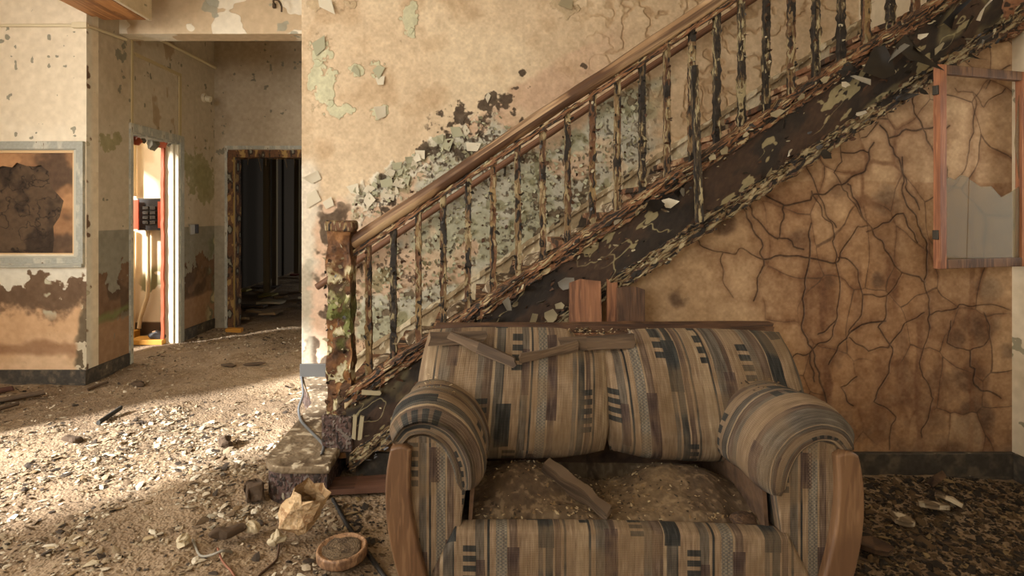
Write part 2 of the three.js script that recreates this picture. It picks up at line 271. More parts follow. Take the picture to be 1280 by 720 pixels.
const spanTex = fit(texture(SW, SH, (u, v, o, i, j) => {
  const x = SX0 + u * SPW, y = v * SPH, [px, py] = toPh(x, y, D_SPAN), k = j * SW + i;
  const f1 = fbm(x * 1.6, y * 1.6, 5, 41), f2 = fbm(x * 6, y * 6, 5, 42), f3 = fbm(x * 22, y * 22, 4, 43), st = fbm(x * 14, y * 1.5, 4, 44), f4 = fbm(x * 80, y * 80, 2, 45);
  o[0] = 182; o[1] = 145; o[2] = 102;
  mixc(o, [206, 170, 124], step(0.42, 0.65, f1) * 0.7);
  const tide = step(226, 229, py + (f2 - 0.5) * 5) * step(930, 985, px + (f2 - 0.5) * 40);      // tide mark of the flood
  mixc(o, [150, 104, 64], step(222, 224, py + (f2 - 0.5) * 5) * tide * 0.25 + tide * 0.3);
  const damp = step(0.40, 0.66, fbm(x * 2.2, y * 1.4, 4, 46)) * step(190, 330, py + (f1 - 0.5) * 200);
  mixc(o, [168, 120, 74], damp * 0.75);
  mixc(o, [108, 72, 44], step(0.55, 0.74, st * 0.65 + f2 * 0.35) * step(200, 300, py + (f1 - 0.5) * 120) * step(960, 1010, px + (f2 - 0.5) * 80) * 0.7);
  let blotch = 0; for (let m = 0; m < BLOTCH.length; m++) { const M = BLOTCH[m], ax = M[0], ay = M[1], r = M[2]; if (Math.abs(px - ax) < 1.4 * r) blotch = Math.max(blotch, step(1.3, 0.2, hyp(px - ax, py - ay) / r)); }
  mixc(o, [84, 58, 38], step(0.5, 0.66, f2 * 0.5 + f3 * 0.25 + blotch * 0.32) * blotch * 0.8);
  const lowBrown = step(0.50, 0.56, f2 * 0.45 + f1 * 0.35 + f3 * 0.2 + (py - 520) / 700); mixc(o, [124, 88, 56], lowBrown * 0.6 * step(880, 960, px + (f1 - 0.5) * 200)); mixc(o, [98, 68, 44], step(0.58, 0.64, f2 * 0.45 + f1 * 0.35 + f3 * 0.2 + (py - 520) / 700) * 0.5);  // browner patches with ragged edges, denser towards the foot of the wall
  let streak = 0; for (let m = 0; m < STREAK.length; m++) { const M = STREAK[m], ax = M[0], y0 = M[1], y1 = M[2], w = M[3]; if (Math.abs(px - ax) < 26) streak = Math.max(streak, step(w, w * 0.35, Math.abs(px - ax + (f2 - 0.5) * 12)) * step(y0 - 15, y0 + 15, py) * step(y1 + 30, y1 - 20, py)); }
  mixc(o, [116, 74, 44], streak * (0.4 + 0.55 * step(0.35, 0.6, st)));
  const craze = step(930, 1010, px + (f2 - 0.5) * 110) * step(600, 520, py + (f1 - 0.5) * 120);
  if (craze > 0) { cells(x * 4.6, y * 3.5 + x * 0.7); const e = cellHit[0], own = cellHit[1], on = step(0.40, 0.5, fbm(x * 2.6 + 4, y * 2.6, 4, 49));
    mixc(o, [122, 82, 50], craze * step(0.55, 0.95, own) * (0.2 + 0.5 * f2) * 0.6); mixc(o, [226, 192, 144], craze * step(0.4, 0.05, own) * 0.4);
    mixc(o, [120, 78, 46], craze * step(0.17, 0.02, e) * (0.1 + 0.6 * step(0.42, 0.6, f2))); mixc(o, [70, 48, 32], craze * on * step(0.028, 0.008, e) * 0.65); }
  const hv = 0.5 + 0.9 * (f2 - 0.2), wipe = step(0.3, 0.55, f2 * 0.6 + f1 * 0.4);
  mixc(o, [136, 94, 58], clamp(halo2[k] * 0.42 * hv)); mixc(o, [112, 74, 46], clamp(halo1[k] * 0.5 * hv)); mixc(o, [66, 46, 30], crackM[k] * (0.15 + 0.55 * wipe));
  const sp = (f4 - 0.5) * 34 + (f3 - 0.5) * 44; o[0] += sp; o[1] += sp; o[2] += sp * 0.9;
  return 0.7 + (f3 - 0.5) * 0.12 + (f1 - 0.5) * 0.2 - crackM[k] * 0.5;
}), SX0, 0, SPW, SPH);
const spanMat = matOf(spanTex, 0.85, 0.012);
console.log('spandrel');

// front of the block on the left: cream paint, bare brown plaster below
const blockTex = fit(texture(640, 1600, (u, v, o) => {
  const x = X_LEFT + u * 1.2, y = v * 3.7, [px, py] = toPh(x, y, D_BLOCK);
  const f1 = fbm(x * 1.5, y * 1.5, 4, 51), f2 = fbm(x * 6, y * 6, 5, 52), f3 = fbm(x * 24, y * 24, 4, 53);
  o[0] = 224; o[1] = 208; o[2] = 178; mixc(o, [232, 220, 194], step(0.45, 0.65, f1)); let h = 0.6;
  const ch = step(0.80, 0.81, fbm(x * 15, y * 13, 4, 54) + step(20, 0, Math.abs(py - 47)) * 0.1 + step(20, 0, Math.abs(py - 160)) * 0.05); mixc(o, [150, 146, 124], ch); h -= ch * 0.15;
  const wob = (f2 - 0.5) * 90 + (f3 - 0.5) * 30;
  const bare = step(350, 354, py + wob * 0.75);
  mixc(o, [216, 210, 190], step(330, 340, py) * (1 - bare));
  mixc(o, [108, 80, 54], bare); h -= bare * 0.2;
  mixc(o, [206, 160, 112], step(378, 396, py + wob * 0.55)); mixc(o, [222, 182, 138], step(378, 396, py + wob * 0.5) * step(0.42, 0.62, f1) * 0.9);
  mixc(o, [150, 104, 66], step(14, 4, Math.abs(py - 436 + (f2 - 0.5) * 22)) * 0.75);
  mixc(o, [188, 182, 152], bare * step(0.63, 0.67, fbm(x * 5, y * 5, 4, 57)) * step(400, 385, py + wob * 0.2));
  const edge = step(14, 8, Math.abs(px - 108) + (f2 - 0.5) * 26) * step(370, 390, py); mixc(o, fbm(x * 14, y * 14, 3, 58) > 0.52 ? [200, 190, 160] : [96, 82, 58], edge * 0.9);
  const sp = (f3 - 0.5) * 26; o[0] += sp; o[1] += sp; o[2] += sp; return h + (f3 - 0.5) * 0.15;
}), X_LEFT, 0, 1.2, 3.7);
const blockMat = matOf(blockTex, 0.85, 0.012);

// its side along the passage: cream above, its tone lowered to carry the passage's shade, grey dado, brown bare plaster at the foot (u along depth)
const BARE = [[4.66, 1.93, 0.13], [4.78, 2.0, 0.06], [6.2, 1.86, 0.24], [6.32, 1.7, 0.22], [5.95, 1.95, 0.1]];
const sideTex = fit(texture(1100, 1500, (u, v, o) => {
  const d = 4.3 + u * 2.4, y = v * 3.7;
  const f1 = fbm(d * 1.5, y * 1.5, 4, 61), f2 = fbm(d * 6, y * 6, 5, 62), f3 = fbm(d * 24, y * 24, 4, 63), wob = (f2 - 0.5) * 0.6 + (f3 - 0.5) * 0.2;
  o[0] = 190; o[1] = 176; o[2] = 150; mixc(o, [176, 158, 130], step(0.45, 0.65, f1) * 0.7); let h = 0.6;
  mixc(o, [138, 134, 118], step(1.217, 1.213, y));
  mixc(o, [120, 88, 60], step(0.80, 0.78, y + wob)); h -= step(0.80, 0.78, y + wob) * 0.2;
  mixc(o, [84, 62, 42], step(0.80, 0.78, y + wob) * step(0.44, 0.5, y + wob * 0.2) * step(0.4, 0.55, f2) * 0.8);
  mixc(o, [156, 118, 82], step(0.46, 0.43, y + wob * 0.1)); mixc(o, [118, 130, 66], step(0.05, 0.0, Math.abs(y - 0.47 - step(4.75, 4.95, d) * 0.06 + wob * 0.12)) * step(5.1, 4.9, d) * 0.8);
  const ch = step(0.785, 0.795, fbm(d * 14, y * 11, 4, 64) + step(0.12, 0, Math.abs(d - 4.86)) * 0.07 + step(0.2, 0, Math.abs(y - 2.75)) * 0.06); mixc(o, [128, 124, 104], ch * (y > 1.2 ? 1 : 0.6));
  for (const [ad, ay, r] of BARE) { const k = step(1.05, 0.95, hyp(d - ad, (y - ay)) / r + (f2 - 0.5) * 1.6 + (f3 - 0.5)); mixc(o, [150, 144, 96], k * 0.8); }
  mixc(o, [150, 118, 78], step(0.62, 0.7, fbm(d * 9, y * 4, 4, 66)) * (d > 5.02 && d < 5.78 && y > 2.1 ? 0.55 : 0));
  const moss = step(6.35, 6.5, d + wob * 0.3) * step(1.25, 1.1, y); mixc(o, [112, 116, 84], moss * step(0.42, 0.55, f2) * 0.8); mixc(o, [196, 178, 132], moss * step(0.6, 0.64, f2) * 0.8);
  const sp = (f3 - 0.5) * 26; o[0] += sp; o[1] += sp; o[2] += sp; return h + (f3 - 0.5) * 0.15;
}), 4.3, 0, 2.4, 3.7);
const sideMat = matOf(sideTex, 0.85, 0.01);

const creamTex = fit(texture(1024, 1024, (u, v, o) => {     // general peeling cream paint; 3.2 m tile
  const x = u * 3.2, y = v * 3.2, f1 = fbm(x * 1.5, y * 1.5, 4, 71), f2 = fbm(x * 6, y * 6, 5, 72), f3 = fbm(x * 24, y * 24, 4, 73);
  o[0] = 216; o[1] = 198; o[2] = 164; mixc(o, [198, 176, 138], step(0.45, 0.65, f1) * 0.7); let h = 0.6;
  const ch = step(0.775, 0.785, fbm(x * 12, y * 12, 5, 74)); mixc(o, [150, 140, 108], ch); h -= ch * 0.2;
  const sp = (f3 - 0.5) * 30; o[0] += sp; o[1] += sp; o[2] += sp; return h + (f3 - 0.5) * 0.15;
}), 0, 0, 3.2, 3.2);
const creamMat = matOf(creamTex, 0.85, 0.01);
const shadedCreamMat = matOf(fit(texture(800, 900, (u, v, o) => {     // cream at the passage end, its shade put into the colour
  const x = u * 3.2, y = v * 3.6, f1 = fbm(x * 1.7, y * 1.7, 4, 171), f2 = fbm(x * 14, y * 14, 5, 172), f3 = fbm(x * 30, y * 30, 4, 173);
  o[0] = 178; o[1] = 160; o[2] = 132; mixc(o, [160, 140, 110], step(0.45, 0.62, f1) * 0.7); mixc(o, [124, 118, 98], step(0.77, 0.78, f2)); mixc(o, [140, 132, 112], step(1.217, 1.213, y) * 0.8);
  const sp = (f3 - 0.5) * 26; o[0] += sp; o[1] += sp; o[2] += sp; return 0.6 + (f3 - 0.5) * 0.15 - step(0.77, 0.78, f2) * 0.15;
}), 0, 0, 3.2, 3.6), 0.85, 0.01);
const beamTex = fit(texture(900, 400, (u, v, o) => {        // lintel over the passage: cream paint half gone, 2.0 m x 0.9 m
  const x = u * 2.0, y = v * 0.9, f2 = fbm(x * 5, y * 5, 5, 76), f3 = fbm(x * 24, y * 24, 4, 77);
  o[0] = 236; o[1] = 224; o[2] = 198; let h = 0.7; const p = step(0.47, 0.485, fbm(x * 3.2, y * 4.2, 5, 78) + (y - 0.3) * 0.18);
  mixc(o, [208, 180, 140], p); h -= p * 0.3; mixc(o, [160, 158, 136], step(0.7, 0.72, f2) * 0.8);
  const sp = (f3 - 0.5) * 24; o[0] += sp; o[1] += sp; o[2] += sp; return h + (f3 - 0.5) * 0.15;
}), -3.2, 2.9, 2.0, 0.9);
const beamMat = matOf(beamTex, 0.85, 0.012);
const skirtTex = fit(texture(512, 128, (u, v, o) => { const x = u * 1.6, y = v * 0.4, f = fbm(x * 18, y * 18, 4, 81), g = fbm(x * 60, y * 60, 3, 82); o[0] = 62; o[1] = 56; o[2] = 48; mixc(o, [96, 84, 66], step(0.45, 0.7, f)); mixc(o, [176, 168, 140], step(0.78, 0.81, f)); o[0] += (g - 0.5) * 24; o[1] += (g - 0.5) * 24; o[2] += (g - 0.5) * 22; return 0.6 + (g - 0.5) * 0.3; }), 0, 0, 1.6, 0.4);
const skirtMat = matOf(skirtTex, 0.75, 0.004);
const greyTrimTex = fit(texture(256, 512, (u, v, o) => { const x = u * 0.5, y = v, f = fbm(x * 22, y * 9, 4, 84), g = fbm(x * 70, y * 70, 3, 85); o[0] = 158; o[1] = 160; o[2] = 148; mixc(o, [186, 184, 166], step(0.5, 0.7, f)); mixc(o, [104, 84, 60], step(0.78, 0.8, f)); o[0] += (g - 0.5) * 22; o[1] += (g - 0.5) * 22; o[2] += (g - 0.5) * 22; return 0.6 + (g - 0.5) * 0.3; }), 0, 0, 0.5, 1);
const greyTrim = matOf(greyTrimTex, 0.6, 0.003);

// dirt floor under the litter
const floorTex = fit(texture(1400, 1400, (u, v, o) => {
  const x = u * 3.5, y = v * 3.5, f1 = fbm(x * 1.6, y * 1.6, 4, 91), f2 = fbm(x * 8, y * 8, 5, 92), f3 = fbm(x * 40, y * 40, 3, 93), f4 = fbm(x * 120, y * 120, 2, 94);
  o[0] = 150; o[1] = 125; o[2] = 94; mixc(o, [124, 99, 70], step(0.42, 0.62, f1) * 0.8); mixc(o, [120, 92, 58], step(0.52, 0.72, f2) * 0.6); mixc(o, [212, 192, 156], step(0.58, 0.7, f3 * 0.6 + f2 * 0.4) * 0.35);
  mixc(o, [84, 66, 44], step(0.64, 0.74, f4 * 0.5 + f3 * 0.5) * 0.5); const sp = (f4 - 0.5) * 34; o[0] += sp; o[1] += sp; o[2] += sp * 0.85;
  return 0.5 + (f3 - 0.5) * 0.5 + (f4 - 0.5) * 0.4 + (f2 - 0.5) * 0.5;
}), 0, 0, 3.5, 3.5);
const floorMat = matOf(floorTex, 0.95, 0.02);

function woodTex(base, dark, light, s, k = 1) { return fit(texture(256, 512, (u, v, o) => { const x = u * 0.3, y = v * 1.2, w = fbm(x * 60 * k + fbm(x * 8, y * 2, 3, s + 3) * 6, y * 2.2, 4, s), g = fbm(x * 150, y * 12, 3, s + 5), b = fbm(x * 9, y * 5, 4, s + 7); o[0] = base[0]; o[1] = base[1]; o[2] = base[2]; mixc(o, dark, step(0.42, 0.7, w) * 0.8); mixc(o, light, step(0.55, 0.75, g) * 0.5); mixc(o, dark, step(0.55, 0.75, b) * 0.55); return 0.6 + (g - 0.5) * 0.5; }), 0, 0, 0.3, 1.2); }
const wornWood = matOf(woodTex([164, 120, 80], [104, 70, 44], [198, 158, 114], 101), 0.62, 0.003);
const redWood = matOf(woodTex([150, 92, 54], [96, 54, 30], [184, 124, 78], 111), 0.5, 0.002);
const darkWood = matOf(woodTex([96, 62, 38], [58, 36, 22], [128, 88, 56], 121), 0.6, 0.003);
const greyWood = matOf(woodTex([104, 82, 60], [66, 50, 36], [134, 110, 84], 131), 0.8, 0.003);
const armWood = matOf(woodTex([122, 86, 54], [92, 60, 36], [148, 110, 74], 141, 0.5), 0.42, 0.001);
const sashWood = matOf(woodTex([118, 78, 44], [76, 48, 28], [150, 104, 62], 151), 0.6, 0.002);
console.log('materials');

// ------------------------------------------------------------------ the shell
{ // floor
  const g = new THREE.PlaneGeometry(8.2, 18.5, 200, 260); g.rotateX(-Math.PI / 2); g.translate(-0.6, 0, -7.0);
  const p = g.attributes.position; for (let i = 0; i < p.count; i++) { const x = p.getX(i), z = p.getZ(i); p.setY(i, (fbm(x * 2.2, z * 2.2, 4, 201) - 0.62) * 0.06 + (fbm(x * 9, z * 9, 2, 202) - 0.5) * 0.03); }
  planarUV(g, (x, y, z) => [x, -z]); g.computeVertexNormals();
  const f = struct('floor', g, floorMat);
  part('floor_slab', boxUV(box(-4.7, -0.2, 2.25, 3.5, -0.045, -16.25)), floorMat, f);
}
const floorY = (x, z) => (fbm(x * 2.2, z * 2.2, 4, 201) - 0.62) * 0.06 + (fbm(x * 9, z * 9, 2, 202) - 0.5) * 0.03;
struct('ceiling', boxUV(box(-4.5, CEIL, 2.2, 3.0, CEIL + 0.15, -6.8)), creamMat);
const wallStair = struct('wall_stair', slabXY(shapeOf(rect(X_END, -0.05, 3.0, CEIL)), D_STAIR, 0.14), stairMat);
struct('wall_passage_right', slabZY(shapeOf(rect(D_STAIR + 0.14, -0.05, D_FAR, CEIL)), X_END, 0.12), creamMat);
const capTop = (x) => 0.907 + 0.665 * x, railTop = (x) => 1.684 + 0.665 * x, under = (x) => 0.497 + 0.665 * x;
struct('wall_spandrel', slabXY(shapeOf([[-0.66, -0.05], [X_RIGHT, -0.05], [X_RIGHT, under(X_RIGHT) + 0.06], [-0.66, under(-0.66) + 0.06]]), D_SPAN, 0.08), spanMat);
struct('baseboard_spandrel', boxUV(box(-0.64, -0.04, -2.845, X_RIGHT, 0.118, -2.872, 0.006)), skirtMat);
struct('wall_right', slabZY(hole(shapeOf(rect(-2.0, -0.05, 4.2, CEIL)), rect(2.19, 1.1, 2.75, 2.06)), X_RIGHT, 0.2), creamMat);
struct('baseboard_right', boxUV(box(X_RIGHT - 0.02, -0.04, 1.9, X_RIGHT, 0.118, -2.845, 0.005)), skirtMat);
struct('wall_rear', (() => { const s = hole(shapeOf(rect(X_LEFT - 0.2, -0.05, 2.96, CEIL)), rect(-3.7, 1.62, -1.3, 3.18)); hole(s, rect(0.2, 1.67, 1.8, 3.13)); return slabXY(s, -2.2, 0.2); })(), creamMat);
struct('wall_left', slabZY(hole(shapeOf(rect(-2.0, -0.05, D_BLOCK, CEIL)), rect(0.22, 0.8, 2.23, 2.92)), X_LEFT - 0.2, 0.2), creamMat);
struct('wall_block', slabXY(hole(shapeOf(rect(X_LEFT - 0.2, -0.05, X_CORNER, CEIL)), rect(-4.22, 1.03, -3.24, 1.865)), D_BLOCK, 0.14), blockMat);
struct('wall_passage_left', slabZY(hole(shapeOf(rect(D_BLOCK + 0.14, -0.05, D_FAR, CEIL)), rect(5.0, -0.04, 5.79, 2.1)), X_CORNER - 0.15, 0.15), sideMat);
struct('wall_far', slabXY(hole(shapeOf(rect(-5.0, -0.05, 1.4, CEIL)), rect(-2.93, -0.04, -2.0, 2.03)), D_FAR, 0.16), shadedCreamMat);
struct('baseboard_block', boxUV(box(X_LEFT, -0.04, -D_BLOCK, X_CORNER + 0.012, 0.105, -D_BLOCK + 0.014, 0.004)), skirtMat);
struct('baseboard_passage', boxUV(box(X_CORNER, -0.04, -4.40, X_CORNER + 0.014, 0.105, -4.96, 0.004)), skirtMat);
struct('baseboard_passage', boxUV(rough(box(X_CORNER, -0.04, -5.86, X_CORNER + 0.014, 0.12, -6.55, 0.004), 0.02, 30)), skirtMat);
struct('baseboard_stair_end', boxUV(box(X_END - 0.01, 0.15, -D_STAIR + 0.016, -1.0, 0.262, -D_STAIR, 0.004)), plain('#3e3d3a', 0.7));
struct('ceiling_beam', slabXY(shapeOf(rect(X_CORNER, 2.93, -1.2, CEIL)), 4.83, 0.2, 0), beamMat);
// closet behind the side door
struct('wall_closet_back', slabXY(shapeOf(rect(-4.9, -0.05, X_CORNER - 0.15, 3.0)), 6.1, 0.1), matOf(fit(texture(400, 800, (u, v, o) => { const x = u * 1.4, y = v * 3, f = fbm(x * 5, y * 5, 4, 161); o[0] = 240; o[1] = 218; o[2] = 180; mixc(o, [214, 180, 134], step(0.5, 0.75, f) * 0.6); mixc(o, [100, 74, 50], step(0.17, 0.15, y + (f - 0.5) * 0.04)); mixc(o, [150, 140, 92], step(0.24, 0.16, hyp(x - 1.14, (y - 0.52) * 0.8)) * step(0.5, 0.55, f)); return 0.6; }), -4.7, 0, 1.4, 3), 0.85, 0.004));
struct('wall_closet_left', slabZY(hole(shapeOf(rect(4.57, -0.05, 6.1, 3.0)), rect(4.9, 1.5, 5.8, 2.7)), -4.9, 0.15), creamMat);
struct('ceiling_closet', box(-4.9, 3.0, -4.57, X_CORNER - 0.15, 3.1, -6.2), creamMat);
// dark ward beyond the far door
{
  const wardDark = plain('#3a332a', 0.95);  // one plain dark tone for the ward's walls and ceiling
  struct('wall_ward_left', box(-4.6, -0.05, -6.72, -4.4, 3.2, -16.2), wardDark);
  struct('wall_ward_back', box(-4.6, -0.05, -16.0, 1.4, 3.2, -16.2), wardDark);
  struct('wall_ward_right', slabZY(hole(shapeOf(rect(6.72, -0.05, 16.2, 3.2)), rect(13.2, 0.8, 14.8, 1.8)), 1.2, 0.2), wardDark);
  struct('ceiling_ward', box(-4.6, 3.2, -6.72, 1.4, 3.35, -16.2), wardDark);
  const posts = [[-3.9, 10.5, 0.09], [-3.55, 9.2, 0.1], [-3.05, 9.6, 0.14], [-2.75, 9.0, 0.1], [-2.95, 11.5, 0.12], [-3.5, 12.0, 0.12], [-2.3, 9.4, 0.12], [-4.1, 12.4, 0.12]];
  const pm = plain('#8a7c62', 0.9);
  for (const [x, d, w] of posts) single('timber_post', boxUV(rough(box(x - w / 2, -0.02, -d - w / 2, x + w / 2, 3.2, -d + w / 2, 0.01), 0.02, 9, 3)), pm, 'bare timber post standing in the dark ward past the far doorway', 'post', 'timber posts in the dark ward');
}
console.log('shell');

// hall windows out of view: frame and glazing bars only
function windowFrame(name, wx, parts) { const g = structGroup(name); for (const [n, geo] of parts) part(n, geo, wx, g); return g; }
windowFrame('window_3', greyTrim, [['frame', slabXY(hole(shapeOf(rect(-3.74, 1.58, -1.26, 3.22)), rect(-3.64, 1.67, -1.36, 3.12)), -2.06, 0.08)], ['mullion', box(-2.53, 1.67, 2.0, -2.47, 3.12, 2.05)]]);
windowFrame('window_4', greyTrim, [['frame', slabXY(hole(shapeOf(rect(0.16, 1.63, 1.84, 3.17)), rect(0.25, 1.72, 1.75, 3.08)), -2.06, 0.08)], ['mullion', box(0.97, 1.72, 2.0, 1.03, 3.08, 2.05)]]);
windowFrame('window_5', greyTrim, [['frame', slabZY(hole(shapeOf(rect(0.18, 0.76, 2.27, 2.96)), rect(0.26, 0.84, 2.19, 2.88)), -4.46, 0.08)]]);

// window_1: boarded window in the block
{
  const g = structGroup('window_1'), D = D_BLOCK, X = (p) => (p - CX) / FOC * D, Y = (p) => EYE - (p - CY) / FOC * D;
  part('casing', slabXY(hole(shapeOf(rect(-4.34, Y(330), X(106), Y(177.5))), rect(-4.2, Y(322), X(98), Y(186.5))), D - 0.025, 0.03, 0.003), greyTrim, g);
  part('inner_frame', slabXY(hole(shapeOf(rect(-4.24, Y(325), X(100), Y(184))), rect(-4.17, Y(320), X(93.5), Y(187.5))), D - 0.008, 0.05, 0.002), plain('#b9b7a8', 0.6), g);
  part('bead', slabXY(hole(shapeOf(rect(-4.18, Y(321), X(95), Y(186.5))), rect(-4.14, Y(316.5), X(90), Y(191))), D + 0.006, 0.03), plain('#d9b88a', 0.6), g);
  const panelTex = fit(texture(400, 400, (u, v, o) => { const x = u, y = v, f = fbm(x * 5, y * 5, 5, 171), q = fbm(x * 30, y * 30, 3, 172); o[0] = 156; o[1] = 108; o[2] = 66; mixc(o, [92, 66, 44], step(0.45, 0.7, f)); mixc(o, [190, 134, 82], step(0.4, 0.28, f) * 0.8); o[0] += (q - 0.5) * 26; o[1] += (q - 0.5) * 24; o[2] += (q - 0.5) * 20; return q; }), 0, 0, 1, 1);
  const torn = [[0, 207], [12, 209], [18, 203], [30, 207], [40, 208], [48, 206], [58, 214], [60, 232], [68, 241], [77, 251], [72, 271], [64, 283], [65, 300], [63, 317]].map(([a, b]) => [X(a), Y(b)]);
  part('facing_sheet', slabXY(shapeOf([[-4.2, Y(189)], [X(92), Y(189)], [X(92), Y(318)], [torn[13][0], Y(318)], ...torn.slice().reverse(), [-3.95, Y(214)], [-4.05, Y(206)], [-4.2, Y(207)]]), D + 0.022, 0.005), matOf(panelTex, 0.85, 0.003), g);
  const backTex = fit(texture(400, 400, (u, v, o) => { const f = fbm(u * 8, v * 8, 5, 173), q = fbm(u * 34, v * 34, 3, 174), c = Math.abs(fbm(u * 12, v * 12, 3, 175) - 0.5); o[0] = 92; o[1] = 70; o[2] = 48; mixc(o, [60, 44, 30], step(0.4, 0.65, f)); mixc(o, [36, 26, 18], step(0.03, 0.0, c) * 0.7); o[0] += (q - 0.5) * 26; o[1] += (q - 0.5) * 24; o[2] += (q - 0.5) * 20; return q * 0.5 + 0.3 - step(0.03, 0, c) * 0.3; }), 0, 0, 1, 1);
  part('backing_board', slabXY(shapeOf(rect(-4.25, Y(322), X(94), Y(186))), D + 0.045, 0.02), matOf(backTex, 0.9, 0.01), g);
  part('sill', box(-4.34, Y(334), -D + 0.04, X(106), Y(329), -D, 0.003), greyTrim, g);
}
// door_1: side door to the closet
{
  const g = structGroup('door_1'), x = X_CORNER, white = plain('#d6cfba', 0.65), red = plain('#a8512e', 0.6);
  part('casing', (() => { const s = shapeOf([[4.965, 0], [5.0, 0], [5.0, 2.1], [5.79, 2.1], [5.79, 0], [5.86, 0], [5.86, 2.175], [4.965, 2.175]]); return slabZY(s, x - 0.005, 0.025); })(), greyTrim, g);
  part('head', boxUV(box(x - 0.16, 2.08, -5.0, x + 0.005, 2.1, -5.79)), greyTrim, g);
  part('jamb', boxUV(box(x - 0.16, 0, -5.77, x + 0.005, 2.09, -5.79)), white, g);
  part('jamb', boxUV(box(x - 0.16, 0, -4.985, x + 0.005, 2.09, -5.0)), greyTrim, g);
  part('door_stop', boxUV(box(x - 0.075, 0, -5.755, x - 0.04, 2.09, -5.775, 0.003)), white, g);
  part('jamb_edge', boxUV(rough(new THREE.BoxGeometry(0.03, 2.08, 0.03, 1, 40, 1).translate(x - 0.148, 1.04, -5.755), 0.012, 16)), red, g);
  reseed(77); for (let i = 0; i < 14; i++) { const f = flakeGeo(rr(0.05, 0.12), 0.4, 700 + i); f.rotateZ(rr(0, 6)); f.rotateX(rr(-0.5, 0.5)); f.translate(x - 0.08 + rr(-0.02, 0.05), 2.07 - rr(0, 0.06), -rr(5.1, 5.75)); part('paint_flake', f, i % 3 ? plain('#6f6a58', 0.8) : red, g); }
  // covered transom over the door
  const t = plain('#b7a67f', 0.8);
  part('transom_trim', box(x, 2.80, -5.04, x + 0.012, 2.83, -5.80), t, g); part('transom_trim', box(x, 2.17, -5.78, x + 0.012, 2.83, -5.82), t, g); part('transom_trim', box(x, 2.17, -4.99, x + 0.012, 2.93, -5.01), t, g);
}
// door_2: far doorway, rotten frame
{
  const g = structGroup('door_2'), D = D_FAR;
  const rot = fit(texture(256, 512, (u, v, o) => { const x = u * 0.5, y = v, f = fbm(x * 16, y * 8, 5, 181), q = fbm(x * 60, y * 60, 3, 182); o[0] = 104; o[1] = 66; o[2] = 36; mixc(o, [52, 38, 26], step(0.48, 0.56, f)); mixc(o, [162, 126, 62], step(0.36, 0.3, f)); mixc(o, [128, 126, 104], step(0.62, 0.66, f)); o[0] += (q - 0.5) * 30; o[1] += (q - 0.5) * 26; o[2] += (q - 0.5) * 20; return f; }), 0, 0, 0.5, 1);
  const rm = matOf(rot, 0.85, 0.006);
  part('casing', slabXY(shapeOf([[-3.03, 0], [-2.99, 0], [-2.99, 2.125], [-1.6, 2.125], [-1.6, 2.165], [-3.03, 2.165]]), D - 0.012, 0.02), greyTrim, g);
  part('jamb', boxUV(rough(new THREE.BoxGeometry(0.075, 2.09, 0.2, 3, 40, 3).translate(-2.955, 1.045, -D - 0.08), 0.014, 14)), rm, g);
  part('jamb', boxUV(rough(new THREE.BoxGeometry(0.075, 2.09, 0.2, 3, 40, 3).translate(-1.98, 1.045, -D - 0.08), 0.014, 14)), rm, g);
  part('head', boxUV(rough(new THREE.BoxGeometry(1.05, 0.09, 0.2, 30, 2, 3).translate(-2.46, 2.07, -D - 0.08), 0.016, 14)), rm, g);
  part('inner_strip', boxUV(box(-2.925, 0, -D - 0.01, -2.91, 2.03, -D + 0.02, 0.003)), plain('#8e7430', 0.6), g);
  reseed(78); for (let i = 0; i < 7; i++) { const a = V(-2.75 + i * 0.11 + rr(-0.03, 0.03), 2.03, -D + 0.01); part('hanging_shred', straight(a, a.clone().add(V(rr(-0.03, 0.04), -rr(0.04, 0.17), 0)), 0.004, 5), plain('#5a4a34', 0.9), g); }
}
